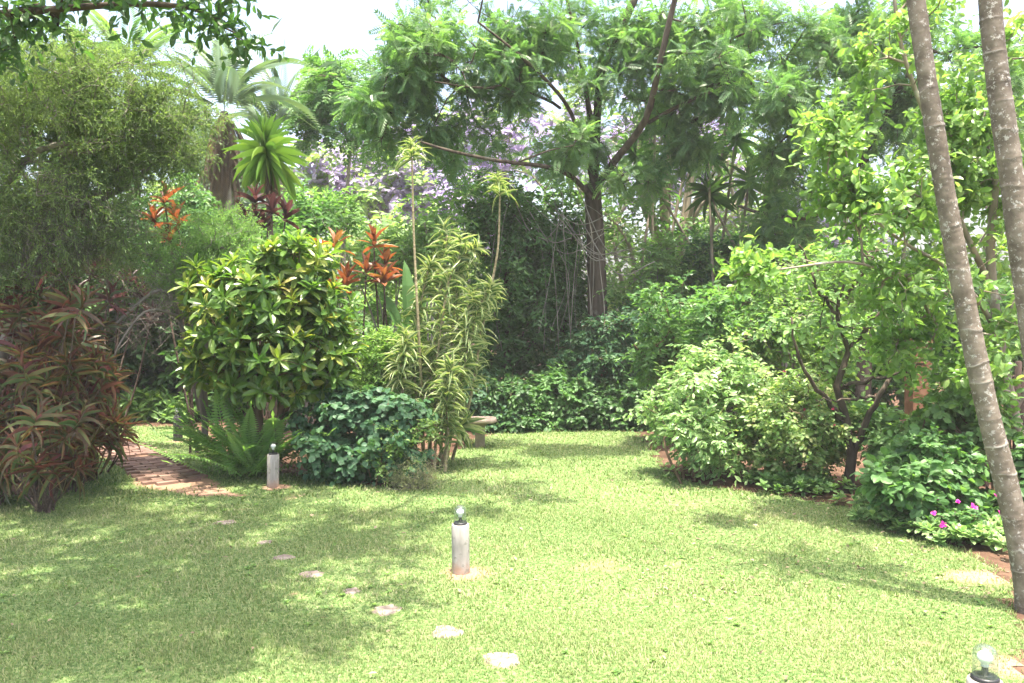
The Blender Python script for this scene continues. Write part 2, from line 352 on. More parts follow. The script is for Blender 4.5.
def whorls(fm, B, A, n=10, L=.2, w=.05, t=OBOV, e0=0, e1=70, jit=.12, fmat=0, off=0.0, vclump=.3, vr=(0, 1)):
    """a rosette of n leaves at every base point around the axis A"""
    ts = t if isinstance(t, list) else [t]
    m = len(B); A = nrm(np.asarray(A, float)); ref = np.where(np.abs(A[:, 2:3]) > .9, np.array([[1., 0, 0]]), np.array([[0, 0, 1.]]))
    a = nrm(np.cross(A, ref)); b = np.cross(A, a)
    i = np.arange(n); az = i[None]*2.39996+R.random((m, 1))*6.28+R.normal(size=(m, n))*.15
    f = i/max(n-1, 1); e = np.radians(e0+(e1-e0)*f)[None]+R.normal(size=(m, n))*jit
    rad = a[:, None]*np.cos(az)[..., None]+b[:, None]*np.sin(az)[..., None]
    D = A[:, None]*np.sin(e)[..., None]+rad*np.cos(e)[..., None]; N = A[:, None]*np.cos(e)[..., None]-rad*np.sin(e)[..., None]
    P = B[:, None]+A[:, None]*(off*f)[None, :, None]
    sc = (.75+.4*R.random((m, n)))*(1-.3*f[None]**3); S = np.stack([w*sc, L*sc], -1)
    v = vr[0]+(vr[1]-vr[0])*np.clip(R.random((m, 1))*vclump+R.random((m, n))*(1-vclump), 0, 1)
    D = D.reshape(-1, 3); N = N.reshape(-1, 3); P = P.reshape(-1, 3); S = S.reshape(-1, 2); v = v.ravel(); k = R.integers(0, len(ts), len(P))
    for q, tt in enumerate(ts):
        mk = k == q; fm.inst(tt, P[mk], D[mk], N[mk], S[mk], v[mk], fmat)

def plant(name, label, cat, base, woody, leafy, wmat, lmats, group=None, wname='trunk', lname='crown', extra=()):
    base = np.array(base, float); e = empty(name, base, label, cat, group)
    if woody is not None and woody.n: woody.build(wname, wmat, e, base)
    if leafy is not None and leafy.n: leafy.build(lname, lmats, e, base)
    for nm, mb, mt in extra:
        if mb.n: mb.build(nm, mt, e, base)
    return e
def stems_to(base, lobes_, k=5, spread=.15, r=.02, n=8):
    """a few shrub stems from the ground into the lobes"""
    out = []
    for i in range(k):
        l = lobes_[i % len(lobes_)]; c = W(l[0], l[1], l[2])
        b = np.array(base)+np.array([R.normal()*spread, R.normal()*spread*.6, 0]); m = (b+c)/2+np.array([R.normal()*.08, R.normal()*.08, .12])
        c2 = c+R.normal(size=3)*np.array([.3, .2, .1])*min(1, l[5])
        P = curve([b-np.array([0, 0, .05]), m, c2], n); out.append((P, np.linspace(r, r*.55, len(P))))
    return out
def shrub(name, label, cat, base, ls, wmat, lmat, spec, group=None, k=5, r=.02, fill=.5, low=-1., names=('stems', 'foliage'), spread=.15, flowers=None, gk={}, gate=None, bump=.28):
    """spec: keywords of sprays() or, with whorl=True, of whorls()"""
    wm = MB(); fm = MB(); T, O = lobes(ls, fill, low, gate, bump); keep = T[:, 2] > .06; T = T[keep]; O = O[keep]
    st = stems_to(base, ls, k, spread, r)
    for P, rr in st: wm.tube(P, rr, 6)
    grow(wm, st, T, **{**dict(rmin=.004, rexp=.45, step=.25, sides=5, skip=.3), **gk})
    sp = dict(spec)
    if sp.pop('whorl', False):
        A = O*.55+np.array([0, 0, .55])+rnd(len(O))*.25; whorls(fm, T, A, **sp)
    else: sprays(fm, wm, T, O, **sp)
    ex = []
    if flowers:
        nm, mt, cnt, size = flowers; front = np.argsort(O[:, 1]-.4*O[:, 2]+R.normal(size=len(O))*.25)[:cnt]
        for i in front:
            xm = MB(); whorls(xm, (T[i]+O[i]*.14+rnd(1)[0]*.05)[None], (O[i]+np.array([0, -.6, .5]))[None], n=7, L=size*R.uniform(.8, 1.2), w=size*.8, t=OVALS, e0=10, e1=60); ex.append((nm, xm, mt))
    return plant(name, label, cat, base, wm, fm, wmat, lmat, group, *names, extra=ex)
# ------------------------------------------------------------------ the setting: ground, lawn, grass, path
def inpoly(P, poly):
    x, y = P[:, 0], P[:, 1]; c = np.zeros(len(P), bool); n = len(poly); j = n-1
    for i in range(n):
        xi, yi = poly[i]; xj, yj = poly[j]
        m = ((yi > y) != (yj > y)) & (x < (xj-xi)*(y-yi)/(yj-yi+1e-12)+xi); c ^= m; j = i
    return c
def ground_mat():
    m, ns, ls = new_mat('soil'); out = node(ns, 'ShaderNodeOutputMaterial'); pb = node(ns, 'ShaderNodeBsdfPrincipled'); pb.inputs['Roughness'].default_value = .95; pb.inputs['Specular IOR Level'].default_value = .1
    tc = node(ns, 'ShaderNodeTexCoord'); nz = node(ns, 'ShaderNodeTexNoise'); nz.inputs['Scale'].default_value = 3; nz.inputs['Detail'].default_value = 9; nz.inputs['Roughness'].default_value = .65
    ls.new(tc.outputs['Object'], nz.inputs['Vector']); rp = ramp(ns, [(.3, (.04, .024, .016)), (.5, (.085, .05, .034)), (.7, (.15, .095, .065))]); ls.new(nz.outputs[0], rp.inputs[0]); ls.new(rp.outputs[0], pb.inputs[0])
    bp = node(ns, 'ShaderNodeBump'); bp.inputs['Strength'].default_value = .7; bp.inputs['Distance'].default_value = .03; ls.new(nz.outputs[0], bp.inputs['Height']); ls.new(bp.outputs[0], pb.inputs['Normal']); ls.new(pb.outputs[0], out.inputs[0]); return m
def lawn_mat():
    m, ns, ls = new_mat('lawn_turf'); out = node(ns, 'ShaderNodeOutputMaterial'); pb = node(ns, 'ShaderNodeBsdfPrincipled'); pb.inputs['Roughness'].default_value = .9; pb.inputs['Specular IOR Level'].default_value = .1
    tc = node(ns, 'ShaderNodeTexCoord')
    n1 = node(ns, 'ShaderNodeTexNoise'); n1.inputs['Scale'].default_value = 40; n1.inputs['Detail'].default_value = 6; ls.new(tc.outputs['Object'], n1.inputs['Vector'])
    r1 = ramp(ns, [(.3, (.04, .085, .025)), (.5, (.1, .16, .05)), (.7, (.22, .25, .12))]); ls.new(n1.outputs[0], r1.inputs[0])
    n2 = node(ns, 'ShaderNodeTexNoise'); n2.inputs['Scale'].default_value = 1.7; n2.inputs['Detail'].default_value = 8; n2.inputs['Roughness'].default_value = .7; ls.new(tc.outputs['Object'], n2.inputs['Vector'])
    at = node(ns, 'ShaderNodeAttribute', attribute_name='var'); sp = node(ns, 'ShaderNodeSeparateXYZ'); ls.new(at.outputs['Vector'], sp.inputs[0]); ad = node(ns, 'ShaderNodeMath', operation='MULTIPLY_ADD'); ls.new(n2.outputs[0], ad.inputs[0]); ad.inputs[1].default_value = .5; ls.new(sp.outputs[0], ad.inputs[2])
    r2 = ramp(ns, [(.5, (0, 0, 0)), (.85, (1, 1, 1))]); ls.new(ad.outputs[0], r2.inputs[0])
    mx = node(ns, 'ShaderNodeMixRGB'); ls.new(r2.outputs[0], mx.inputs[0]); ls.new(r1.outputs[0], mx.inputs[1]); mx.inputs[2].default_value = (.27, .175, .12, 1)
    ls.new(mx.outputs[0], pb.inputs[0]); bp = node(ns, 'ShaderNodeBump'); bp.inputs['Strength'].default_value = .8; bp.inputs['Distance'].default_value = .02; ls.new(n1.outputs[0], bp.inputs['Height']); ls.new(bp.outputs[0], pb.inputs['Normal'])
    ls.new(pb.outputs[0], out.inputs[0]); return m
g = MB(); nx = 60; ex = np.linspace(-1, 1, nx); ex = np.sign(ex)*np.abs(ex)**2.2*120
gx, gy = np.meshgrid(ex, ex+15); gv = np.stack([gx, gy, np.zeros_like(gx)], -1).reshape(-1, 3)
ii, jj = np.meshgrid(np.arange(nx-1), np.arange(nx-1)); q = np.stack([jj*nx+ii, jj*nx+ii+1, (jj+1)*nx+ii+1, (jj+1)*nx+ii], -1).reshape(-1, 4)
g.add(gv, None, q); tag(g.build('ground', ground_mat()), kind='structure')

LP = [(1030, 683), (1030, 622), (1012, 582), (978, 556), (930, 537), (885, 515), (830, 503), (780, 493), (735, 490), (690, 481), (664, 466), (655, 450), (640, 432), (600, 430), (550, 430), (500, 431), (474, 440), (452, 452), (436, 466), (425, 482), (400, 488), (350, 481), (305, 475), (262, 470), (225, 463), (203, 450), (214, 437), (190, 427), (110, 425), (60, 430), (40, 450), (85, 470), (40, 490), (-60, 505), (-300, 520), (-420, 560), (-500, 683)]
lawn_poly = np.array([G(*p)[:2] for p in LP])
lawn_poly = np.vstack([lawn_poly, [[-6, 2], [-6, -6], [6, -6], [5.5, 3]]])
def wobbly(poly, amp=.07, k=9):
    out = []
    for i in range(len(poly)):
        a, b = poly[i], poly[(i+1) % len(poly)]
        for t in np.linspace(0, 1, k, endpoint=False): out.append(a+(b-a)*t+R.normal(size=2)*amp*(.3+.7*(t > 0)))
    return np.array(out)
lawn_w = wobbly(lawn_poly, .04)
import bmesh
def sheet(name, poly, z, mat, kind='structure'):
    bm = bmesh.new(); vs = [bm.verts.new((p[0], p[1], z)) for p in poly]; es = [bm.edges.new((vs[i], vs[(i+1) % len(vs)])) for i in range(len(vs))]
    bmesh.ops.triangle_fill(bm, use_beauty=True, edges=es)
    for f in bm.faces:
        if f.normal.z < 0: f.normal_flip()
    me = bpy.data.meshes.new(name); bm.to_mesh(me); bm.free(); me.materials.append(mat); o = bpy.data.objects.new(name, me); COL.objects.link(o); return tag(o, kind=kind)
LAWN_LATER = True

PATHC = curve([G(92, 441), G(122, 449), G(149, 464), G(175, 481), G(207, 491), G(240, 496)], 60)[:, :2]
stones = [(225, 523, 24, 5), (265, 543, 16, 4), (284, 558, 22, 6), (312, 575, 26, 7), (352, 592, 18, 7), (387, 611, 30, 11), (447, 633, 36, 12), (502, 661, 40, 16)]
lamps = [(461, 573), (273, 487), (178, 441), (985, 772)]
def fbm(P, sc, seed):
    rr = np.random.default_rng(seed); o = np.zeros(len(P))
    for k in range(7):
        f = rr.normal(size=2)*sc*(1+k*.45); o += np.sin(P[:, 0]*f[0]+P[:, 1]*f[1]+rr.random()*6.28)/(1+.35*k)
    return o/3
def bare(P):
    """how bare the turf is at each point (0..1): round lamps, stones, path and in worn patches"""
    b = np.clip(fbm(P, 2.2, 3)*1.1-.4, 0, 1)*.5; b = np.maximum(b, np.clip(fbm(P, 6.5, 21)*1.2-.8, 0, .6))
    for l in lamps: b = np.maximum(b, 1.3-np.linalg.norm(P-G(*l)[:2]-np.array([.04, -.02]), axis=1)/(.17+.06*fbm(P, 14, 8)))
    for s in stones: b = np.maximum(b, 1.2-np.linalg.norm((P-G(s[0], s[1])[:2])*np.array([1, 1.0]), axis=1)/(s[2]*.5*G(s[0], s[1])[1]/F))
    d = np.min(np.linalg.norm(P[:, None]-PATHC[None], axis=2)-(.36-.26*np.clip((np.arange(len(PATHC))/len(PATHC)-.6)/.4, 0, 1))[None], axis=1)+.09*fbm(P, 8, 17); b = np.maximum(b, -d/.12)
    w = G(640, 568)[:2]; b = np.maximum(b, (.6-np.linalg.norm((P-w)*np.array([.5, 1.3]), axis=1)/.9)*np.clip(.7+.6*fbm(P, 7, 31), 0, 1))
    w = G(985, 578)[:2]; b = np.maximum(b, 1.1-np.linalg.norm((P-w)*np.array([.8, 1.6]), axis=1)/.35)
    w = G(1024, 668)[:2]; b = np.maximum(b, 1.1-np.linalg.norm((P-w)*np.array([.8, 1.2]), axis=1)/.25)
    return np.clip(b, 0, 1)
def blades(n, y0, y1, h, w, mb):
    Y = np.sqrt(R.random(n)*(y1**2-y0**2)+y0**2); px = R.random(n)*1300-140; P = np.c_[X(px, Y), Y]
    P = P[inpoly(P, lawn_w)]; bb = bare(P); P = P[R.random(len(P)) > bb*.97]; n = len(P)
    cl = fbm(P, 5, 11); dr = np.clip(.4+.45*fbm(P, 1.3, 5)+.25*cl, 0, 1)
    a = R.random(n)*6.283; lean = .25+.75*R.random(n)
    D = np.c_[np.cos(a)*lean, np.sin(a)*lean, np.full(n, .75)]; N = np.c_[-np.cos(a), -np.sin(a), np.full(n, .8)]
    hh = h*(.5+.9*R.random(n)**1.5)*np.clip(1+.4*cl, .5, 1.7)*np.where(R.random(n) < .02, 1.8, 1)
    v = np.clip(.1+R.random(n)*.58+dr*.3, 0, 1)
    mb.inst(GB, np.c_[P, np.full(n, .002)], D, N, np.stack([w*(.7+.6*R.random(n)), hh], 1), v)
gs = .07; xs = np.arange(-9, 6, gs); ys = np.arange(-6, 14, gs); gx, gy = np.meshgrid(xs, ys); gp = np.c_[gx.ravel(), gy.ravel()]; nxx = len(xs)
ins = inpoly(gp, lawn_w).reshape(gx.shape); cell = ins[:-1, :-1] & ins[1:, :-1] & ins[:-1, 1:] & ins[1:, 1:]; jj, ii = np.nonzero(cell)
lg = MB(); A = np.zeros((len(gp), 3)); vis = gp[:, 1] > 2; A[vis, 0] = bare(gp[vis]); lg.add(np.c_[gp, np.full(len(gp), .004)], None, np.stack([jj*nxx+ii, jj*nxx+ii+1, (jj+1)*nxx+ii+1, (jj+1)*nxx+ii], -1), A)
tag(lg.build('lawn', lawn_mat()), kind='structure')
GB = T_([(-.5, 0, 0), (.5, 0, 0), (.38, .55, .05), (-.38, .55, .05), (0, 1, -.08)], [(3, 2, 4)], [(0, 1, 2, 3)])
M['grass'] = leaf_mat('grass_blade', [(.054, .12, .033), (.106, .178, .051), (.175, .23, .078), (.3, .31, .16), (.46, .41, .28)], rough=.6, spec=.3, trans=.4, tint=(1.0, 1.2, .7), gain=1.0)
gb = MB()
blades(150000, 2.6, 4.8, .026, .0042, gb); blades(130000, 4.8, 7.5, .029, .006, gb); blades(110000, 7.5, 13.6, .036, .011, gb)
tag(gb.build('grass', M['grass']), 'short green and straw coloured lawn grass', None, None, 'stuff')

def brick_mat():
    m, ns, ls = new_mat('paving_brick'); out = node(ns, 'ShaderNodeOutputMaterial'); pb = node(ns, 'ShaderNodeBsdfPrincipled'); pb.inputs['Roughness'].default_value = .9
    at = node(ns, 'ShaderNodeAttribute', attribute_name='var'); sp = node(ns, 'ShaderNodeSeparateXYZ'); ls.new(at.outputs['Vector'], sp.inputs[0])
    rp = ramp(ns, [(0, (.11, .062, .046)), (.5, (.18, .105, .08)), (1, (.26, .17, .13))]); tc = node(ns, 'ShaderNodeTexCoord'); nz = node(ns, 'ShaderNodeTexNoise'); nz.inputs['Scale'].default_value = 9; nz.inputs['Detail'].default_value = 6; ls.new(tc.outputs['Object'], nz.inputs['Vector'])
    ad = node(ns, 'ShaderNodeMath', operation='ADD'); ls.new(sp.outputs[0], ad.inputs[0]); ls.new(nz.outputs[0], ad.inputs[1]); sb = node(ns, 'ShaderNodeMath', operation='SUBTRACT'); ls.new(ad.outputs[0], sb.inputs[0]); sb.inputs[1].default_value = .5
    ls.new(sb.outputs[0], rp.inputs[0]); ls.new(rp.outputs[0], pb.inputs[0]); ls.new(pb.outputs[0], out.inputs[0]); return m
pth = MB(); seg = np.gradient(PATHC, axis=0); seg = nrm(seg); acc = np.r_[0, np.cumsum(np.linalg.norm(np.diff(PATHC, axis=0), axis=1))]
s = 0.0; row = 0
while s < acc[-1]-1.0:
    c = np.array([np.interp(s, acc, PATHC[:, k]) for k in (0, 1)]); t = nrm(np.array([np.interp(s, acc, seg[:, k]) for k in (0, 1)])); nn = np.array([-t[1], t[0]])
    for k in range(-2, 3):
        cc = c+nn*((k+(.5 if row % 2 else 0))*.225)+R.normal(size=2)*.006
        if abs(k+(.5 if row % 2 else 0)) > 1.1 or R.random() < .04: continue
        pth.box((cc[0], cc[1], .012+R.normal()*.003), (.0495, .106, .018), math.atan2(t[1], t[0])+R.normal()*.02, 0, R.random(), .04)
    s += .112; row += 1
tag(pth.build('path', brick_mat()), kind='structure')

# stepping stones, each its own irregular slab
M['stone'] = plain_mat('stepping_stone', (.14, .11, .09), .9, .15, (.29, .245, .21), 11, .6)
slab_lab = ['flat half-buried flagstone nearest the brick path, ringed by grass', 'small sunken flagstone, second one out from the brick path', 'narrow greyish flagstone in the shaded lawn, third from the brick path', 'rough flagstone in the shade, fourth from the brick path', 'little tan flagstone mostly covered by grass, fifth from the brick path', 'grey-brown flagstone at the edge of the lawn shade, third from the near end', 'pale sunlit flagstone, second from the near end of the line', 'large bleached flagstone nearest the camera, in full sun']
for (px, py, w, h), lb in zip(stones, slab_lab):
    c = G(px, py); rx = w*.5*c[1]/F; ry = h*.5*c[1]**2/(CAMH*F); ry = min(max(ry, rx*.6), rx*1.6); k = 14
    th = np.linspace(0, 6.283, k, endpoint=False); rr = .72+.42*R.random(k)
    mb = MB(); ring = np.c_[np.cos(th)*rx*rr, np.sin(th)*ry*rr]; zt = .01
    V = np.vstack([np.c_[ring*1.03, np.full(k, -.03)], np.c_[ring, np.full(k, zt-.006)], np.c_[ring*.93, np.full(k, zt)+R.normal(size=k)*.0015], [[0, 0, zt+.002]]]); i = np.arange(k); i2 = (i+1) % k
    mb.add(V, np.stack([2*k+i, 2*k+i2, np.full(k, 3*k)], 1), np.vstack([np.stack([i, i2, k+i2, k+i], 1), np.stack([k+i, k+i2, 2*k+i2, 2*k+i], 1)]))
    o = mb.build('stepping_stone', M['stone']); o.location = (c[0], c[1], 0); tag(o, lb, 'stepping stone', 'stepping stones across the lawn')

# ------------------------------------------------------------------ garden lamps
M['concrete'] = plain_mat('concrete', (.27, .25, .23), .95, .15, (.37, .35, .33), 22, .5)
M['concrete_dark'] = plain_mat('concrete_dark', (.03, .03, .031), .9, .2, (.055, .055, .055), 22, .4)
M['black'] = plain_mat('black_plastic', (.02, .02, .022), .4, .4)
M['bulb'] = plain_mat('bulb_white', (.85, .85, .84), .25, .5)
M['socket'] = plain_mat('bulb_collar', (.6, .6, .6), .4, .4)
def post_mat(name, c1, c2):
    m, ns, ls = new_mat(name); out = node(ns, 'ShaderNodeOutputMaterial'); pb = node(ns, 'ShaderNodeBsdfPrincipled'); pb.inputs['Roughness'].default_value = .95; pb.inputs['Specular IOR Level'].default_value = .15
    tc = node(ns, 'ShaderNodeTexCoord'); sx = node(ns, 'ShaderNodeSeparateXYZ'); ls.new(tc.outputs['Object'], sx.inputs[0])
    mp = node(ns, 'ShaderNodeMapping'); mp.inputs['Scale'].default_value = (1, 1, .22); ls.new(tc.outputs['Object'], mp.inputs[0])
    n1 = node(ns, 'ShaderNodeTexNoise'); n1.inputs['Scale'].default_value = 38; n1.inputs['Detail'].default_value = 7; ls.new(mp.outputs[0], n1.inputs['Vector']); r1 = ramp(ns, [(.3, c1), (.7, c2)]); ls.new(n1.outputs[0], r1.inputs[0])
    n2 = node(ns, 'ShaderNodeTexNoise'); n2.inputs['Scale'].default_value = 22; n2.inputs['Detail'].default_value = 6; ls.new(tc.outputs['Object'], n2.inputs['Vector'])
    ma = node(ns, 'ShaderNodeMath', operation='MULTIPLY_ADD'); ls.new(n2.outputs[0], ma.inputs[0]); ma.inputs[1].default_value = .22; ls.new(sx.outputs[2], ma.inputs[2]); r2 = ramp(ns, [(.12, (.8, .8, .8)), (.2, (0, 0, 0))]); ls.new(ma.outputs[0], r2.inputs[0])   # soil splashed up the foot
    mx = node(ns, 'ShaderNodeMixRGB'); ls.new(r2.outputs[0], mx.inputs[0]); ls.new(r1.outputs[0], mx.inputs[1]); mx.inputs[2].default_value = (.3, .19, .13, 1)
    r3 = ramp(ns, [(.6, (0, 0, 0)), (.68, (.6, .6, .6))]); ls.new(n2.outputs[0], r3.inputs[0]); m2 = node(ns, 'ShaderNodeMixRGB'); ls.new(r3.outputs[0], m2.inputs[0]); ls.new(mx.outputs[0], m2.inputs[1]); m2.inputs[2].default_value = (.13, .125, .1, 1)
    ls.new(m2.outputs[0], pb.inputs[0]); bp = node(ns, 'ShaderNodeBump'); bp.inputs['Strength'].default_value = .5; bp.inputs['Distance'].default_value = .006; ls.new(n2.outputs[0], bp.inputs['Height']); ls.new(bp.outputs[0], pb.inputs['Normal']); ls.new(pb.outputs[0], out.inputs[0]); return m
M['concrete'] = post_mat('concrete', (.25, .235, .215), (.36, .34, .32))
def glass():
    m, ns, ls = new_mat('clear_glass'); out = node(ns, 'ShaderNodeOutputMaterial'); tr = node(ns, 'ShaderNodeBsdfTransparent'); tr.inputs[0].default_value = (.86, .9, .9, 1)
    gl = node(ns, 'ShaderNodeBsdfGlossy'); gl.inputs['Roughness'].default_value = .03; lw = node(ns, 'ShaderNodeLayerWeight'); lw.inputs[0].default_value = .5; pw = node(ns, 'ShaderNodeMath', operation='POWER'); ls.new(lw.outputs['Facing'], pw.inputs[0]); pw.inputs[1].default_value = 3; fr = node(ns, 'ShaderNodeMath', operation='MULTIPLY_ADD'); ls.new(pw.outputs[0], fr.inputs[0]); fr.inputs[1].default_value = .75; fr.inputs[2].default_value = .08
    mx = node(ns, 'ShaderNodeMixShader'); ls.new(fr.outputs[0], mx.inputs[0]); ls.new(tr.outputs[0], mx.inputs[1]); ls.new(gl.outputs[0], mx.inputs[2])
    df = node(ns, 'ShaderNodeBsdfTranslucent'); df.inputs[0].default_value = (.8, .82, .8, 1); m2 = node(ns, 'ShaderNodeMixShader'); m2.inputs[0].default_value = .07; ls.new(mx.outputs[0], m2.inputs[1]); ls.new(df.outputs[0], m2.inputs[2]); ls.new(m2.outputs[0], out.inputs[0]); return m
M['glass'] = glass()
lamp_lab = ['concrete post lamp with clear glass dome in the middle of the sunny lawn', 'concrete post lamp with glass dome standing before the dark fern', 'dark grey post lamp beside the brick path at the back', 'post lamp at the very front, its glass dome showing over the white post top']
def lamp(px, py, lb, pm, sc=1.0, tilt=0):
    c = G(px, py); e = empty('garden_lamp', c, lb, 'garden lamp', 'concrete garden lamps on the lawn'); e.scale = (sc,)*3; e.rotation_euler = (0, tilt, R.random()*6)
    m = MB(); H = .335; m.lathe([(.0605, -.05), (.061, .02), (.0595, .1), (.0605, .2), (.0595, H-.008), (.0555, H), (.044, H), (.043, H-.02), (0, H-.02)], sides=28); m.build('post', pm, e)
    m = MB(); m.lathe([(.041, H-.015), (.047, H-.004), (.047, H+.01), (.043, H+.014), (.028, H+.016), (.012, H+.018), (.0105, H+.044), (0, H+.045)], sides=24); m.build('lamp_base', M['black'], e)
    m = MB(); pr = [(.0415, H+.0145), (.0415, H+.09)]+[(.0415*math.cos(a), H+.09+.036*math.sin(a)) for a in np.linspace(.2, math.pi/2, 8)]
    pr[-1] = (.0004, pr[-1][1]); m.lathe(pr, sides=28); m.build('glass_dome', M['glass'], e)
    m = MB(); m.lathe([(.0115, H+.046), (.0125, H+.056), (.02, H+.066), (.0255, H+.074), (.026, H+.08)]+[(.026*math.cos(a), H+.08+.026*.85*math.sin(a)) for a in np.linspace(.25, 1.56, 7)], sides=22); b = m.build('bulb', M['bulb'], e)
    m = MB(); m.lathe([(.0124, H+.0465), (.0134, H+.0475), (.0134, H+.054), (.0128, H+.0555)], sides=20); m.build('collar', M['socket'], b)
lamp(*lamps[0], lamp_lab[0], M['concrete'], 1.0, .02); lamp(*lamps[1], lamp_lab[1], M['concrete'], 1.0, -.01); lamp(*lamps[2], lamp_lab[2], M['concrete_dark'], 1.02); lamp(*lamps[3], lamp_lab[3], M['concrete'], 1.06)

# ------------------------------------------------------------------ stone seat by the tall canes
M['seat_stone'] = plain_mat('seat_stone', (.28, .22, .175), .9, .2, (.42, .34, .28), 12, .4)
M['seat_leg'] = plain_mat('seat_leg', (.17, .145, .1), .9, .2, (.26, .225, .155), 14, .4)
c = G(480, 447); e = empty('stone_seat', c, 'low stone pedestal seat with a flat rough slab, by the tall canes', 'stone seat')
mb = MB(); zt = .385; th = np.linspace(0, 6.283, 18, endpoint=False); ring = np.c_[np.sign(np.cos(th))*np.abs(np.cos(th))**.6*.225, np.sign(np.sin(th))*np.abs(np.sin(th))**.6*.2]*(1+R.normal(size=(18, 1))*.03); i = np.arange(18); i2 = (i+1) % 18
V = np.vstack([np.c_[ring*.93, np.full(18, zt-.05)], np.c_[ring*1.0, np.full(18, zt-.032)], np.c_[ring*1.0, np.full(18, zt-.012)], np.c_[ring*.96, np.full(18, zt)], [[0, 0, zt+.002], [0, 0, zt-.05]]])
mb.add(V, np.vstack([np.stack([54+i, 54+i2, np.full(18, 72)], 1), np.stack([i2, i, np.full(18, 73)], 1)]), np.vstack([np.stack([k*18+i, k*18+i2, (k+1)*18+i2, (k+1)*18+i], 1) for k in range(3)]))
mb.build('slab', M['seat_stone'], e)
mb = MB(); mb.box((0, 0, .136), (.062, .06, .156), .1); mb.box((0, 0, .313), (.075, .07, .02), .1, 0, .5, -.35); mb.build('pedestal', M['seat_leg'], e)
# ------------------------------------------------------------------ plants, from the far trees to the near ones
def on_ground(px, Y): return np.array([X(px, Y), Y, 0.0])
def bg_tree(label, px, Y, top, ls, lmat, spec, wm_='bark_grey', r=.14, cat='tree', name='broadleaf_tree', group=None, extra=None, fill=.45, lean=0, low=-.8, gk={}):
    b = on_ground(px, Y); t = W(px+lean, top, Y); P = curve([b-np.array([0, 0, .1]), b*.5+t*.5+np.array([R.normal()*.15, R.normal()*.15, 0]), t], 14)
    rr = np.linspace(r, r*.35, len(P)); wm = MB(); fm = MB(); wm.tube(P, rr, 8)
    T, O = lobes(ls, fill, low); k = T[:, 2] > .2; T = T[k]; O = O[k]
    grow(wm, [(P, rr)], T, **{**dict(rmin=.01, rexp=.42, step=.7, sides=5, skip=.3), **gk}); sprays(fm, wm, T, O, **spec)
    ex = []
    if extra: 
        nm, mt, n, sp2 = extra; xm = MB(); idx = R.choice(len(T), n); sprays(xm, None, T[idx]+rnd(n)*.25, O[idx], **sp2); ex = [(nm, xm, mt)]
    return plant(name, label, cat, b, wm, fm, M[wm_], lmat, group, extra=ex)

FAR = dict(ntw=7, L=.9, nl=8, w=.16, l=.26, t=DIA, spread=.9, droop=.25, twr=.012)
FEA = dict(ntw=5, L=.8, nl=6, w=.5, l=.5, t=PINN2, spread=.85, droop=.3, twr=.01)
JAC = dict(ntw=4, L=.6, nl=9, w=.15, l=.19, t=DIA, spread=1, droop=.15, twr=.01)
far = 'trees far behind the garden'
bg_tree('purple flowering jacaranda far behind the spiky yucca and orange plants', 425, 25, 215, [(395, 195, 25, 54, 44, 2.2, 90), (450, 205, 24.5, 46, 46, 2, 80), (345, 175, 26, 44, 36, 2, 70), (470, 150, 26, 40, 40, 2, 50), (410, 140, 26, 30, 24, 1.5, 24)], M['jacaranda'], JAC, group=far, name='jacaranda_tree', extra=('leaves', M['leaf_far'], 60, FAR))
bg_tree('purple flowering jacaranda seen through gaps of the big central tree', 545, 26, 190, [(530, 150, 26, 60, 50, 2.5, 44), (600, 130, 26, 50, 60, 2, 24), (660, 170, 26, 50, 50, 2, 24), (720, 190, 26, 50, 40, 2, 20)], M['jacaranda'], JAC, group=far, name='jacaranda_tree', extra=('leaves', M['leaf_far'], 40, FAR))
bg_tree('purple flowering jacaranda glimpsed low behind the lime leaved tree', 815, 26, 270, [(815, 240, 26, 60, 32, 2, 80), (760, 215, 26, 50, 44, 2, 60), (690, 150, 26, 50, 50, 2, 40)], M['jacaranda'], JAC, group=far, name='jacaranda_tree', extra=('leaves', M['leaf_far'], 25, FAR))
fars = [
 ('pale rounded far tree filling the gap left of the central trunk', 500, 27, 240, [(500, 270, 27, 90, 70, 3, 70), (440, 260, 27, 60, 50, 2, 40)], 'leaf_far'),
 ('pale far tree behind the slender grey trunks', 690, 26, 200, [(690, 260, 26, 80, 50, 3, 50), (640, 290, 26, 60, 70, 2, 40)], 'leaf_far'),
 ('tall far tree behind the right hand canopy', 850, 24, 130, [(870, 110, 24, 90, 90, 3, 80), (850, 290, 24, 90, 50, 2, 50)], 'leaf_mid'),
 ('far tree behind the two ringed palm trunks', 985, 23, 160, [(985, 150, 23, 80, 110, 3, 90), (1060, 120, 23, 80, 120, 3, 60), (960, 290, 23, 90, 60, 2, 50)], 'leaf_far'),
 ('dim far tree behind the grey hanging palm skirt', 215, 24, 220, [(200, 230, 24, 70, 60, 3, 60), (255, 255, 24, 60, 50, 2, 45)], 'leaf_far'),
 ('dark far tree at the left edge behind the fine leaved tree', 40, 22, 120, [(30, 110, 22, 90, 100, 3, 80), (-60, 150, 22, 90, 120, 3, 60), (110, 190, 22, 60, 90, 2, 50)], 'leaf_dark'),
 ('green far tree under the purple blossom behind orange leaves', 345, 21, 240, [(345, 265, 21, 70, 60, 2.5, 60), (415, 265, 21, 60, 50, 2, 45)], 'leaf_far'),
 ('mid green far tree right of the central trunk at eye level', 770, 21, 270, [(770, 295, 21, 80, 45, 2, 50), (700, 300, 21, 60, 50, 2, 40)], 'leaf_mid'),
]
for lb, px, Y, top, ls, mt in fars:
    ls = [(*l[:6], int(l[6]*.62)) for l in ls]; bg_tree(lb, px, Y, top, ls, M[mt], FAR, group=far)
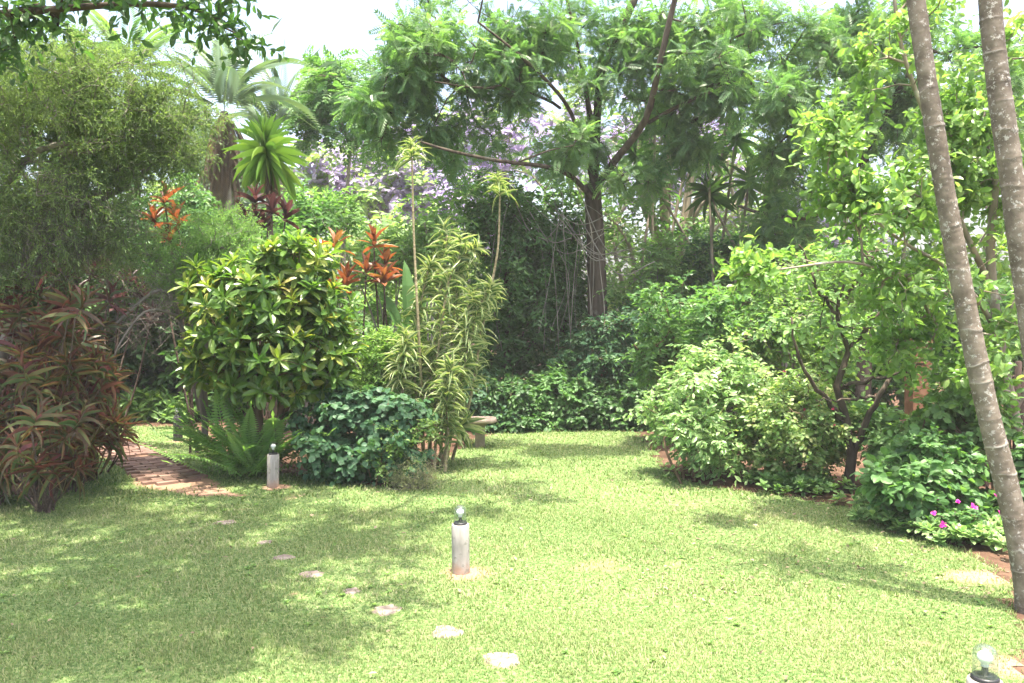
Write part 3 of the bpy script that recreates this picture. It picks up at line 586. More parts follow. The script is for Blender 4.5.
bg_tree('small airy tree against the white sky left of the central canopy', 350, 17, 150, [(335, 95, 17, 24, 18, .6, 13), (315, 128, 17, 24, 10, .5, 9), (362, 130, 17, 20, 8, .4, 6), (333, 66, 17, 14, 9, .4, 5)], M['leaf_mid'], dict(ntw=5, L=.45, nl=6, w=.3, l=.3, t=PINN2, spread=.8, droop=.3, twr=.008), r=.09, fill=.2, wm_='bark_grey', lean=0)

bg_tree('hazy grey green tree behind the palm with the hanging dead fronds', 225, 20, 190, [(205, 165, 20, 40, 36, 1, 30), (245, 175, 20, 34, 40, 1, 30), (265, 210, 20, 34, 26, 1, 20), (190, 120, 20, 24, 24, .8, 12)], M['leaf_palm'], dict(ntw=5, L=.6, nl=8, w=.09, l=.22, t=DIA, spread=.9, droop=.4, twr=.008), r=.1, fill=.3)
# dark understorey that closes the view behind the garden, one shrub at a time
und = 'dark understorey shrubs closing the back of the garden'
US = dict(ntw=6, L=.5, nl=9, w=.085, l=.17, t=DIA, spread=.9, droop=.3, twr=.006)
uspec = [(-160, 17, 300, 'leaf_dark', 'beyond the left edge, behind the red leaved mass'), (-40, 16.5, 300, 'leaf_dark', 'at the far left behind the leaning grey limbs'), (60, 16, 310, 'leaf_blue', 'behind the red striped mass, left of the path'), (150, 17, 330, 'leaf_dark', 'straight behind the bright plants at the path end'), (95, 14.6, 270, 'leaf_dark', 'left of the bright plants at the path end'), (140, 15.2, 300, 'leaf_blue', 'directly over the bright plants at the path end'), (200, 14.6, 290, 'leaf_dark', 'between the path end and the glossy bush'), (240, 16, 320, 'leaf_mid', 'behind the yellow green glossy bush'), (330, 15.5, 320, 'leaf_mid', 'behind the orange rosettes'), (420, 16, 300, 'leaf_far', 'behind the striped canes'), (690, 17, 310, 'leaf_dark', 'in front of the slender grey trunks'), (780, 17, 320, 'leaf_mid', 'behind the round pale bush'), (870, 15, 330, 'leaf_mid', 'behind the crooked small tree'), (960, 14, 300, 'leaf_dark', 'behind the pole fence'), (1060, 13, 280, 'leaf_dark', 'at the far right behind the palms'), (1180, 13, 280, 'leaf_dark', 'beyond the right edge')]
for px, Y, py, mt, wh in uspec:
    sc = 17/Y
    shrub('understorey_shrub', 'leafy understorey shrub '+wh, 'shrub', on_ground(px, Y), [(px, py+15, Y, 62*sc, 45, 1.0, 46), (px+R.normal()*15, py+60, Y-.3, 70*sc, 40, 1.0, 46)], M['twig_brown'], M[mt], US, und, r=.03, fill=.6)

# ---- the dark creeper-hung trees behind the lawn
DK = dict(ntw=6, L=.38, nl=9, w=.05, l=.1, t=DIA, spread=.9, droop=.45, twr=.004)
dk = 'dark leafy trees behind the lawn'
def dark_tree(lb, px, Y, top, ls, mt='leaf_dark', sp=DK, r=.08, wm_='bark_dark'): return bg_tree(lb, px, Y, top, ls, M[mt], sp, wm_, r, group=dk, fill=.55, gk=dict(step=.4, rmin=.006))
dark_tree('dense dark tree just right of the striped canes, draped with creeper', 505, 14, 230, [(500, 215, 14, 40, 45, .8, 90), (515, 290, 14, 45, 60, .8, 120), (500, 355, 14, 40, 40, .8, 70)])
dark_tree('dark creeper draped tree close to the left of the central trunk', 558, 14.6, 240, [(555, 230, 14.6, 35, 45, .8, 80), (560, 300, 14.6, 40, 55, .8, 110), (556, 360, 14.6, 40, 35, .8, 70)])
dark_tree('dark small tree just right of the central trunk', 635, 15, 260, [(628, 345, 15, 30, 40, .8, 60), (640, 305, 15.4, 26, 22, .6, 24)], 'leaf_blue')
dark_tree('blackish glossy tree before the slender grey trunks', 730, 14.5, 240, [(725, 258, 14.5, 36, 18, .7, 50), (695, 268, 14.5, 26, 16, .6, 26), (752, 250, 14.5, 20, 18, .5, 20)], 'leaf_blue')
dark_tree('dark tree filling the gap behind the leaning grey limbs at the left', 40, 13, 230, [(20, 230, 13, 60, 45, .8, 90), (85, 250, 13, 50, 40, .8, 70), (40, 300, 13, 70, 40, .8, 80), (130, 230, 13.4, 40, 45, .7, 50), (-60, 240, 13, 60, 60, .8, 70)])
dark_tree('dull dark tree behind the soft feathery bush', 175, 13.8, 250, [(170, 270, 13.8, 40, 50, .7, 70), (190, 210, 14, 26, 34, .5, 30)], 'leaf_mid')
def vines():
    mb = MB(); 
    for i in range(16):
        px = 490+R.random()*110; Y = 13.1+R.random()*.5; y0 = 190+R.random()*70; y1 = y0+60+R.random()*110
        a = W(px, y0, Y); b = W(px+R.normal()*12, y1, Y); m = (a+b)/2+R.normal(size=3)*.15; mb.tube(curve([a, m, b], 10), .004+.004*R.random(), 4)
    for i in range(12):
        px = 490+R.random()*90; a = W(px, 170+R.random()*60, 13.4); b = W(px+40+R.random()*50, 200+R.random()*70, 13.2); mb.tube(curve([a, (a+b)/2+np.array([0, 0, -.25-.3*R.random()]), b], 10), .006+.004*R.random(), 4)
    return mb
o = vines().build('creeper', M['twig_grey']); tag(o, 'bare grey creeper strands hanging across the dark trees', 'creeper')

# ---- hedge along the back of the lawn
HD = dict(ntw=6, L=.2, nl=8, w=.05, l=.085, t=OVALS, spread=.85, droop=.3, twr=.003)
for px, lb, n, mt, ry in [(512, 'dark green hedge bush at the back of the lawn, nearest the stone seat', 130, 'leaf_dark', 26), (548, 'dark green hedge bush at the back of the lawn, in the middle', 150, 'leaf_mid', 28), (585, 'dark green hedge bush at the back of the lawn, below the central trunk', 130, 'leaf_dark', 25), (622, 'dark green hedge bush at the back of the lawn, next to the pale round bush', 130, 'leaf_dark', 24), (475, 'dark shaded bush behind the stone seat', 110, 'leaf_blue', 30)]:
    Y = 12.7+R.random()*.3; shrub('hedge_bush', lb, 'bush', on_ground(px, Y), [(px, 405, Y, 27, ry, .5, n), (px+6, 424, Y-.3, 28, 12, .4, 60)], M['twig_brown'], M[mt], HD, 'dark hedge bushes along the back of the lawn', fill=.7)
shrub('bluish_bush', 'dusky blue green bush above the hedge, before the central trunk', 'bush', on_ground(605, 13.4), [(600, 352, 13.4, 40, 32, .6, 90), (628, 330, 13.4, 26, 26, .5, 40)], M['twig_brown'], M['leaf_blue'], DK)

# ---- the central big tree
b = on_ground(596, 14); wm = MB(); fm = MB()
def path(pts, r0, r1, n=16): P = curve([W(*p) for p in pts], n); return P, np.linspace(r0, r1, len(P))
trunk = [path([(600, 415, 14), (598, 330, 14), (596, 250, 14), (592, 185, 14)], .19, .145), ]
P0 = trunk[0]
limbs = [path([(593, 190, 14), (594, 140, 14), (598, 85, 14), (618, 40, 13.8), (650, -30, 13.5)], .12, .06), path([(598, 95, 14), (600, 60, 14.2), (632, 5, 14.4), (660, -60, 14.5)], .08, .04),
 path([(594, 192, 14), (612, 165, 13.7), (640, 128, 13.3), (652, 80, 13), (668, 10, 12.8), (690, -50, 12.6)], .1, .05), path([(592, 200, 14), (570, 180, 13.6), (545, 172, 13.2), (500, 168, 12.8), (455, 160, 12.4), (425, 152, 12.2)], .07, .022),
 path([(592, 180, 14), (570, 120, 13.6), (545, 90, 13), (515, 65, 12.6), (480, 40, 12.2)], .06, .02), path([(560, 108, 13.5), (520, 98, 13), (470, 98, 12.5), (440, 96, 12.2)], .04, .015), path([(640, 128, 13.3), (690, 105, 13), (740, 90, 12.8), (775, 110, 12.6)], .05, .018),
 path([(592, 170, 14), (585, 110, 14), (575, 60, 13.8), (560, 0, 13.5)], .06, .03)]
trunk += limbs
limbs = [(P, r*.68) for P, r in limbs]; trunk = trunk[:1]+limbs
for P, r in limbs: P[:, 1] -= .75*np.linspace(0, 1, len(P))**.5
for P, r in trunk: wm.tube(P, r, 10)
ml = [(420, 25, 12.3, 42, 32, .7, 26), (395, 85, 12.2, 36, 30, .6, 24), (375, 110, 12.4, 18, 24, .5, 8), (455, 75, 12.4, 45, 45, .8, 30), (520, 25, 12.6, 55, 40, .9, 34), (525, 85, 12.8, 50, 28, .8, 22), (440, 125, 12.3, 45, 18, .6, 12), (395, 140, 12.3, 26, 14, .5, 6), (565, 45, 13.2, 34, 36, .8, 14), (612, 135, 13.6, 32, 22, .6, 10), (570, 150, 13, 30, 20, .6, 11),
 (700, 45, 12.9, 44, 30, .8, 22), (720, 82, 12.7, 50, 28, .8, 32), (780, 100, 12.6, 32, 34, .7, 26), (745, 20, 12.9, 50, 24, .8, 16), (670, 105, 13.1, 34, 20, .6, 15), (785, 155, 12.7, 26, 22, .6, 12), (540, -50, 13, 110, 30, 1.2, 18), (700, -50, 13, 100, 30, 1.2, 14), (420, -30, 12.4, 60, 20, .8, 10), (795, 45, 12.9, 36, 26, .7, 12), (640, 180, 13.4, 26, 12, .4, 7)]
ml = [(*l[:6], int(l[6]*1.85)) for l in ml]+[(625, 60, 13.2, 26, 50, .6, 26), (655, 40, 13, 20, 40, .5, 20), (600, 20, 13.4, 30, 20, .6, 20), (480, 140, 13, 60, 26, .6, 26), (690, 140, 13.3, 40, 26, .5, 26), (600, -150, 9.4, 60, 18, .35, 34), (650, -140, 9.6, 40, 15, .3, 20), (530, -130, 9.8, 40, 14, .3, 16)]
T, O = lobes(ml, .25, -.9, (7, -.08))
grow(wm, trunk, T, rmin=.007, rexp=.45, step=.5, sides=6, skip=.55, alpha=.2, bend=.12)
sprays(fm, wm, T, O, ntw=5, L=.34, nl=6, w=.2, l=.22, t=PINN, spread=.75, up=.05, droop=.3, ang=50, spiral=True, twr=.006, vclump=.45)
plant('spreading_tree', 'big spreading feathery leaved tree with brown trunk behind the lawn', 'tree', b, wm, fm, M['bark_dark'], M['leaf_main'])

# ---- slender pale multi-stemmed tree and the spiky plants in front of it
b = on_ground(672, 15.5); wm = MB(); fm = MB()
tr = [path([(668, 330, 15.5), (660, 250, 15.5), (640, 190, 15.5), (640, 130, 15.4)], .11, .05), path([(672, 330, 15.5), (668, 260, 15.5), (664, 200, 15.3), (668, 150, 15.2), (675, 60, 15)], .12, .05), path([(676, 330, 15.5), (682, 240, 15.4), (690, 180, 15.4), (697, 110, 15.3), (700, 30, 15.2)], .1, .04), path([(672, 300, 15.5), (690, 215, 15.2), (712, 175, 15), (728, 160, 14.8)], .06, .02), path([(664, 260, 15.5), (650, 200, 15.2), (652, 150, 15.2), (640, 60, 15.2)], .07, .03), path([(680, 250, 15.4), (705, 200, 15.3), (735, 205, 15.4), (755, 180, 15.4)], .05, .02)]
for P, r in tr: wm.tube(P, r, 8)
T, O = lobes([(660, 40, 15.2, 55, 40, 1, 16), (720, 50, 15.2, 50, 45, 1, 16), (640, 130, 15.4, 30, 40, .8, 10), (720, 150, 15.2, 45, 30, .8, 5), (765, 165, 15.3, 35, 30, .8, 4), (635, 215, 15.2, 35, 35, .8, 9), (700, 225, 15, 40, 20, .7, 6)], .4)
grow(wm, tr, T, rmin=.008, rexp=.42, step=.5, skip=.5); sprays(fm, wm, T, O, ntw=4, L=.4, nl=7, w=.07, l=.15, t=DIA, spread=.9, droop=.3, twr=.005)
plant('slender_tree', 'slender pale grey tree with several forking trunks, right of the brown trunk', 'tree', b, wm, fm, M['bark_pale'], M['leaf_mid'])
def caneplant(name, label, cat, base, heads, lspec, wmat, lmat, r=.035, group=None, names=('stems', 'leaves'), lean=.2, dead=None, axisup=.8, tilt=.15):
    """bare canes from the base, each ending in a rosette; heads: (px,py,Y)"""
    wm = MB(); fm = MB(); xm = MB(); H = [W(*h) for h in heads]; A = []
    for h in H:
        bb = np.array(base)+np.array([R.normal()*lean*.4, R.normal()*lean*.4, -.03]); m = bb*.5+h*.5+R.normal(size=3)*np.array([lean, lean, .05])*.4
        P = curve([bb, m, h], 12); wm.tube(P, np.linspace(r, r*.7, len(P)), 6); A.append(nrm(P[-1]-P[-2])*axisup+rnd(1)[0]*tilt)
    whorls(fm, np.array(H), np.array(A), **lspec)
    if dead: whorls(xm, np.array(H)-np.array([0, 0, .05]), np.array(A), **dead)
    return plant(name, label, cat, base, wm, fm, wmat, lmat, group, *names, extra=[('dead_leaves', xm, M['leaf_dry'])] if dead else ())
YU = dict(n=40, L=.5, w=.036, t=STIFF+STRAP[:2], e0=-60, e1=80, off=.2, jit=.22)
sp = 'spiky headed plants among the slender trunks'
for heads, lb, mt in [([(655, 122, 14.4)], 'dark spiky rosette high on a cane left of the forked trunks', 'leaf_dark'), ([(640, 160, 14.6), (655, 178, 14.6)], 'pair of drooping dark rosettes beside the pale forked trunks', 'leaf_dark'), ([(728, 108, 14.2), (735, 145, 14.2)], 'bright spiky rosettes one above the other, right of the forked trunks', 'leaf_mid'), ([(708, 160, 14), (712, 200, 14)], 'dull spiky rosettes in front of the rightmost pale trunk', 'leaf_dark'), ([(748, 190, 14), (768, 165, 14.2), (775, 205, 14)], 'cluster of three broad dark rosettes below the right canopy', 'leaf_mid'), ([(670, 50, 15), (725, 15, 15)], 'tall pale spiky heads poking out high in the canopy', 'leaf_lime')]:
    bx = heads[0][0]+R.normal()*12; caneplant('dragon_tree', lb, 'spiky plant', on_ground(bx, heads[0][2]), heads, YU, M['bark_grey'], M[mt], .032, sp, ('trunk', 'leaves'), lean=.9)
pt = 'pale thin trunked saplings among the slender trunks'
for lb, pts, mt in [('thin pale sapling leaning right between the brown trunk and the forked trunks', [(628, 330, 16), (634, 240, 16), (650, 150, 16), (668, 60, 16)], 'leaf_far'), ('thin pale sapling straight up at the right of the forked trunks', [(742, 330, 16.5), (738, 230, 16.5), (726, 140, 16.5), (730, 40, 16.5)], 'leaf_far'), ('thin crooked sapling crossing behind the drooping rosettes', [(700, 330, 17), (722, 250, 17), (760, 190, 17), (790, 120, 17)], 'leaf_mid'), ('thin pale sapling arching left over the dark hedge', [(650, 340, 15), (640, 280, 15), (612, 225, 15), (585, 190, 15)], 'leaf_soft')]:
    wm = MB(); fm = MB(); pts = [(x+R.normal()*9, y, d) for x, y, d in pts]; P, rr = path(pts, .05, .015); P += np.c_[.09*np.sin(np.linspace(0, 9, len(P))+R.random()*6), np.zeros(len(P)), np.zeros(len(P))]; wm.tube(P, rr, 7); T, O = lobes([(pts[-1][0], pts[-1][1], pts[-1][2], 40, 40, .8, 18), (pts[2][0], pts[2][1], pts[2][2], 45, 45, .8, 14), (pts[1][0], pts[1][1], pts[1][2], 30, 40, .6, 8)], .2)
    grow(wm, [(P, rr)], T, rmin=.008, rexp=.42, step=.4, skip=.35, bend=.2); sprays(fm, wm, T, O, ntw=4, L=.4, nl=7, w=.06, l=.13, t=DIA, spread=.9, droop=.3, twr=.006)
    plant('sapling', lb, 'tree', on_ground(pts[0][0], pts[0][2]), wm, fm, M['bark_pale'], M[mt], pt)
# canopy tree upper right, feathery and dark
b = on_ground(875, 13.5); wm = MB(); fm = MB()
tr = [path([(862, 420, 13.5), (866, 300, 13.5), (862, 200, 13.4), (866, 120, 13.2), (865, 40, 13)], .13, .05), path([(862, 220, 13.4), (840, 205, 13), (805, 190, 12.8)], .05, .02), path([(866, 150, 13.2), (900, 90, 13), (930, 30, 13)], .06, .03), path([(864, 180, 13.3), (815, 215, 13), (770, 215, 13), (738, 206, 13)], .06, .02)]
for P, r in tr: wm.tube(P, r, 8)
T, O = lobes([(865, 40, 13, 50, 42, .8, 64), (840, 110, 13, 36, 34, .7, 44), (900, 25, 13, 50, 30, .8, 48), (825, 60, 13, 26, 40, .6, 32), (900, 110, 13, 30, 34, .7, 32), (815, 190, 12.9, 36, 20, .6, 24), (770, 225, 13, 36, 10, .5, 14), (950, 80, 13.2, 26, 40, .7, 20), (990, 90, 13.2, 40, 50, .8, 32), (860, -50, 13, 110, 30, 1.2, 24)], .25, -1, (5.5, .1))
grow(wm, tr, T, rmin=.007, rexp=.45, step=.5, skip=.5); sprays(fm, wm, T, O, ntw=5, L=.34, nl=6, w=.2, l=.22, t=PINN, spread=.75, droop=.3, ang=50, spiral=True, twr=.006, vclump=.4)
plant('feathery_tree', 'tall dark feathery tree behind the lime leaved tree, upper right', 'tree', b, wm, fm, M['bark_dark'], M['leaf_main'])

for px, Y, py, mt, lb in [(655, 14, 285, 'leaf_soft', 'loose sunlit shrub at the foot of the pale saplings'), (700, 14.2, 292, 'leaf_mid', 'loose shrub in front of the forked pale trunks'), (752, 14, 285, 'leaf_soft', 'loose pale shrub below the cluster of broad dark rosettes'), (790, 13.8, 262, 'leaf_far', 'airy pale shrub under the low limb of the upper right tree')]:
    shrub('loose_shrub', lb, 'shrub', on_ground(px, Y), [(px, py, Y, 34, 34, .6, 60), (px+8, py-30, Y, 22, 24, .4, 22), (px, py+40, Y, 34, 26, .5, 30)], M['twig_grey'], M[mt], dict(ntw=5, L=.32, nl=7, w=.05, l=.11, t=DIA, spread=.9, droop=.25, twr=.004), 'loose shrubs among the pale trunks', fill=.3)
# ---- left background: palms, yucca, ti plants
def palm(label, px, Y, top, nf, L, group, lmat, r=.13, skirt=0, e0=5, e1=75, ns=1):
    b = on_ground(px, Y); wm = MB(); fm = MB(); xm = MB(); t = W(px, top, Y); P = curve([b, (b+t)/2+np.array([.1, 0, 0]), t], 10); wm.tube(P, np.linspace(r*1.0, r*.8, len(P)), 10)
    whorls(fm, t[None], np.array([[.03, -.03, 1.]]), n=nf, L=L, w=L*.68, t=FROND, e0=e0, e1=e1, off=.25)
    if skirt:
        whorls(xm, np.repeat(t[None], 3, 0)-np.array([[0, 0, 0], [0, 0, .3], [0, 0, .7]]), np.array([[.05, 0, 1.]]*3), n=skirt, L=L*.62, w=L*.42, t=FROND[:1], e0=-87, e1=-52)
    return plant('palm_tree', label, 'palm', b, wm, fm, M['bark_grey'], lmat, group, extra=[('dead_fronds', xm, M['leaf_dry'])])
pg = 'feather palms at the left back'
palm('grey green feather palm with a hanging skirt of dead fronds', 224, 15, 112, 16, 2.0, pg, M['leaf_palm'], skirt=14, e0=20, e1=85, r=.09)
palm('grey green feather palm against the sky behind the yucca', 278, 18, 140, 17, 2.4, pg, M['leaf_palm'], e0=25)
palm('pale feather palm rising behind the fine leaved tree, top left', 130, 16, 75, 15, 2.0, pg, M['leaf_soft'], e0=0)
caneplant('yucca', 'bright green spiky yucca head standing clear, left of the centre', 'yucca', on_ground(270, 11), [(268, 163, 11)], dict(n=120, L=.6, w=.036, t=STIFF+STRAP[:2], e0=-75, e1=85, off=.25, jit=.2), M['bark_dark'], M['leaf_yucca'], .06, dead=dict(n=30, L=.5, w=.05, t=STRAP, e0=-85, e1=-70), names=('trunk', 'leaves'), lean=.1)
TI = dict(n=13, L=.3, w=.075, jit=.25, vclump=.15, t=[OVAL, STRAP[0]], e0=5, e1=80, off=.1)
tig = 'ti plants with coloured leaves'
for lb, bx, hs, mt in [('dark purple ti plant in front of the yucca trunk', 262, [(255, 205, 10.4), (272, 215, 10.4), (285, 222, 10.4), (262, 232, 10.4), (247, 225, 10.4)], 'leaf_purple'), ('orange ti plant with the topmost bright rosette, right of the glossy bush', 370, [(374, 248, 10.0), (385, 270, 10.0), (384, 285, 9.9), (366, 276, 9.9)], 'leaf_orange'), ('rusty red upright ti plant against the glossy bush', 338, [(334, 252, 10), (345, 288, 9.9), (338, 300, 9.9)], 'leaf_orange'), ('red ti plant half hidden behind the fine leaved tree', 196, [(165, 205, 10.4), (178, 225, 10.4), (155, 225, 10.5), (170, 245, 10.4)], 'leaf_orange'), ('dark wine red ti plant in the shade left of the grey limbs', 50, [(38, 295, 9.6), (60, 280, 9.6), (75, 300, 9.6), (30, 320, 9.6), (90, 275, 9.8)], 'leaf_purple'), ('tall wine red ti plant deep in the shade behind the path', 118, [(108, 270, 10.6), (128, 285, 10.6), (118, 310, 10.6), (140, 300, 10.8), (150, 325, 10.6)], 'leaf_purple')]:
    caneplant('ti_plant', lb, 'ti plant', on_ground(bx, hs[0][2]), hs, TI, M['cane_dark'], M[mt], .016, tig, lean=.15)
for px, lb, ls in [(395, 'loose pale leaved shrub behind the orange rosettes', [(390, 255, 13, 40, 26, .7, 50), (330, 215, 13.5, 36, 22, .7, 36)]), (432, 'thin twiggy pale shrub behind the striped canes', [(430, 235, 12.5, 40, 26, .7, 40), (450, 200, 13.5, 26, 16, .5, 10)]), (300, 'leafy shrub under the yucca head', [(310, 220, 12.5, 30, 30, .6, 50), (290, 250, 12, 30, 30, .6, 36)])]:
    shrub('loose_shrub', lb, 'shrub', on_ground(px, ls[0][2]), ls, M['twig_grey'], M['leaf_soft'] if px > 350 else M['leaf_mid'], dict(ntw=5, L=.35, nl=7, w=.05, l=.12, t=DIA, spread=.9, droop=.25, twr=.005), 'loose shrubs in the left middle distance', fill=.35)
# tall banana-like leaf
b = on_ground(410, 10); wm = MB(); fm = MB(); 
for (x0, y0, x1, y1, w) in [(405, 330, 411, 262, .17), (412, 330, 428, 285, .12), (402, 335, 385, 290, .14)]:
    a = W(x0, y0, 10); c = W(x1, y1, 9.9); wm.tube(curve([b, b*.4+a*.6+np.array([0, .05, 0]), a], 8), .018, 6); fm.inst(OVAL, a[None], (c-a)[None], np.array([[.5, -.8, .2]]), np.array([[w, np.linalg.norm(c-a)*1.1]]), np.array([.5]))
plant('banana_plant', 'upright broad paddle leaves left of the striped canes', 'banana plant', b, wm, fm, M['leaf_mid'], M['leaf_mid'], None, 'stems', 'leaves')

# ---- tree at the left with fine leaves
b = on_ground(-35, 8.7); wm = MB(); fm = MB()
tr = [path([(-40, 515, 8.7), (-15, 400, 8.7), (12, 330, 8.7), (40, 265, 8.8), (75, 215, 8.9), (130, 185, 9)], .1, .03), path([(-40, 500, 8.7), (10, 370, 9), (40, 310, 9.2), (62, 275, 9.3), (110, 215, 9.5)], .07, .02), path([(-35, 420, 8.7), (-25, 300, 8.6), (0, 200, 8.5), (40, 150, 8.4), (110, 140, 8.5)], .07, .02), path([(-30, 380, 8.7), (-70, 250, 8.4), (-120, 150, 8.2)], .07, .02), path([(20, 300, 8.8), (40, 190, 9), (80, 120, 9.2), (110, 70, 9.3)], .05, .015)]
for P, r in tr: wm.tube(P, r, 8)
fl = [(30, 90, 8.4, 70, 45, .7, 95), (100, 95, 8.7, 70, 50, .8, 120), (160, 100, 8.9, 50, 50, .7, 90), (60, 150, 8.5, 70, 45, .7, 100), (140, 160, 8.9, 60, 45, .7, 90), (20, 190, 8.4, 55, 40, .7, 70), (90, 205, 8.8, 60, 30, .7, 60), (180, 155, 9, 28, 30, .5, 34), (-60, 130, 8.3, 70, 90, .9, 100), (30, 245, 8.6, 60, 35, .6, 46), (-30, 250, 8.3, 50, 60, .6, 50), (110, 245, 8.9, 60, 30, .5, 36), (85, 60, 8.7, 60, 25, .6, 50), (-140, 160, 8.2, 60, 90, .9, 60)]
fl = [(*l[:6], int(l[6]*1.7)) for l in fl]; T, O = lobes(fl, .35, -.9, (6.5, -.4), .45); grow(wm, tr, T, rmin=.004, rexp=.45, step=.3, skip=.3)
sprays(fm, wm, T, O, ntw=8, L=.27, nl=11, w=.0115, l=.05, t=DIA, spread=.85, up=.1, droop=.35, ang=40, spiral=True, twr=.0022, vclump=.3)
tw = MB()
for (x, y, Y) in [(55, 185, 8.3), (75, 200, 8.4), (40, 215, 8.3), (95, 215, 8.6), (60, 240, 8.4), (120, 225, 8.8), (20, 240, 8.3), (85, 250, 8.6)]:
    c = W(x, y, Y); n = 230; st = c+R.normal(size=(n, 3))*np.array([.16, .1, .12]); d = R.normal(size=(n, 3))*.5+np.array([.05, 0, -.75]); tw.inst(TWIG, st, d, rnd(n), np.stack([np.full(n, .0022), .12+.25*R.random(n)], 1))
plant('fine_leaved_tree', 'fine leaved bushy tree with leaning grey limbs filling the upper left', 'tree', b, wm, fm, M['twig_grey'], M['leaf_fine'], extra=[('dead_twigs', tw, M['twig_dim'])])
# soft feathery bush with long bare arching limbs
b = on_ground(205, 9.6); wm = MB(); fm = MB()
tr = [path([(205, 440, 9.7), (205, 350, 9.6), (215, 300, 9.6), (225, 250, 9.6)], .04, .02), path([(205, 430, 9.7), (195, 330, 9.4), (235, 285, 9.4), (262, 270, 9.3)], .03, .012), path([(200, 410, 9.7), (180, 320, 9.4), (160, 290, 9.2), (120, 320, 9), (95, 345, 8.9)], .03, .01), path([(200, 380, 9.6), (185, 300, 9.5), (150, 265, 9.4)], .022, .009), path([(190, 320, 9.4), (150, 310, 9), (125, 335, 8.8), (110, 365, 8.7)], .018, .007)]
for P, r in tr: wm.tube(P, r, 7)
T, O = lobes([(222, 240, 9.6, 36, 26, .45, 75), (255, 262, 9.5, 26, 18, .35, 36), (195, 265, 9.5, 26, 24, .4, 40), (230, 280, 9.4, 30, 20, .35, 30), (175, 290, 9.4, 26, 22, .35, 14), (150, 262, 9.4, 30, 24, .4, 12)], .4)
grow(wm, tr, T, rmin=.004, rexp=.45, step=.25, skip=.4); sprays(fm, wm, T, O, ntw=8, L=.22, nl=12, w=.012, l=.045, t=DIA, spread=.85, droop=.25, ang=42, spiral=True, twr=.002)
tw = MB(); n = 420; st, _ = lobes([(165, 300, 9.2, 50, 40, .4, 400)], .1); n = len(st); tw.inst(TWIG, st, R.normal(size=(n, 3))+np.array([-.6, 0, -.2]), rnd(n), np.stack([np.full(n, .003), .15+.3*R.random(n)], 1))
plant('feathery_bush', 'soft feathery green bush with bare grey arching limbs, above the glossy bush', 'bush', b, wm, fm, M['twig_grey'], M['leaf_soft'], extra=[('dead_twigs', tw, M['twig_grey'])])

# ---- yellow-green glossy bush
b = on_ground(262, 9.3); wm = MB(); fm = MB()
gl = [(290, 265, 8.9, 38, 26, .45, 50), (255, 300, 8.75, 50, 36, .55, 80), (310, 310, 8.8, 36, 38, .5, 60), (222, 335, 8.8, 28, 30, .45, 34), (270, 350, 8.65, 50, 28, .5, 50), (325, 345, 8.9, 28, 26, .4, 26), (225, 300, 8.9, 40, 36, .5, 40), (270, 378, 8.8, 60, 22, .5, 60), (215, 372, 8.9, 36, 22, .45, 36), (320, 378, 9, 28, 22, .4, 26)]
tr = [path([(262, 470, 8.95), (258, 400, 8.95), (250, 330, 8.9), (255, 290, 8.85)], .045, .02), path([(268, 470, 8.95), (285, 390, 8.9), (295, 320, 8.9), (292, 270, 8.9)], .045, .018), path([(265, 440, 8.95), (235, 370, 8.9), (215, 330, 8.8)], .03, .014), path([(272, 440, 8.95), (305, 370, 8.9), (325, 335, 8.85)], .03, .014)]
for P, r in tr: wm.tube(P, r, 7)
T, O = lobes(gl, .65, -.75, None, .15); grow(wm, tr, T, rmin=.005, rexp=.45, step=.25, skip=.4)
whorls(fm, T, O*.6+np.array([0, -.05, .55])+rnd(len(T))*.2, n=11, L=.215, w=.064, t=[OBOV, OVAL], e0=-15, e1=72, off=.03, vclump=.55)
plant('glossy_bush', 'rounded yellow green bush with big glossy leaves in rosettes', 'bush', b, wm, fm, M['twig_brown'], M['leaf_croton'], None, 'stems', 'foliage')

# light bush, fern, blue-green shrub, sprig, wispy plant
PB = dict(ntw=6, L=.16, nl=9, w=.022, l=.055, t=DIA, spread=.85, droop=.2, twr=.002)
shrub('pale_bush', 'small pale yellow green bush between the glossy bush and the canes', 'bush', on_ground(385, 9.6), [(385, 352, 9.6, 26, 24, .35, 90), (372, 385, 9.6, 22, 20, .3, 50), (395, 390, 9.5, 22, 24, .3, 40)], M['twig_brown'], M['leaf_lime'], PB, r=.012, fill=.55)
c = on_ground(250, 8.85); fm = MB(); n = 60; fm2 = MB()
B = np.repeat(c[None], n, 0)+R.normal(size=(n, 3))*np.array([.2, .12, 0])+np.array([0, 0, .05]); az = R.random(n)*6.283; el = np.radians(18+55*R.random(n)**1.3)
D = np.c_[np.cos(az)*np.cos(el), np.sin(az)*np.cos(el)*.6+.08, np.sin(el)]
for k in range(3):
    mk = np.arange(n) % 3 == k; Lf = (.72+.4*R.random(mk.sum())) * (1.05 if k != 2 else .8); fm.inst(FERN[k], B[mk], D[mk], np.array([0, 0, 1.])-D[mk]*.3+rnd(mk.sum())*.15, np.stack([Lf*.9, Lf], 1))
BX = [(202, 424, -1), (208, 452, -1), (232, 420, -.2), (248, 405, .1), (282, 415, .3), (205, 412, -.6), (290, 432, .4)]
for px, py, s in BX:
    t = W(px, py, c[1]-.45); d = t-c-np.array([0, 0, .1]); Lf = np.linalg.norm(d)*1.12; fm.inst(FERN[0 if s > -.9 else 2], c[None]+np.array([[0, 0, .1]]), d[None]+np.array([[0, 0, .12]]), np.array([[0, -.25, 1.]]), np.array([[Lf*.85, Lf]]), np.array([.75]))
plant('fern', 'large arching sword fern behind the second concrete lamp', 'fern', c, None, fm, M['leaf_fern'], M['leaf_fern'], None, 'stems', 'fronds')
BL = dict(ntw=6, L=.15, nl=6, w=.06, l=.075, t=OVALS, spread=.9, droop=.5, twr=.003, face=.35)
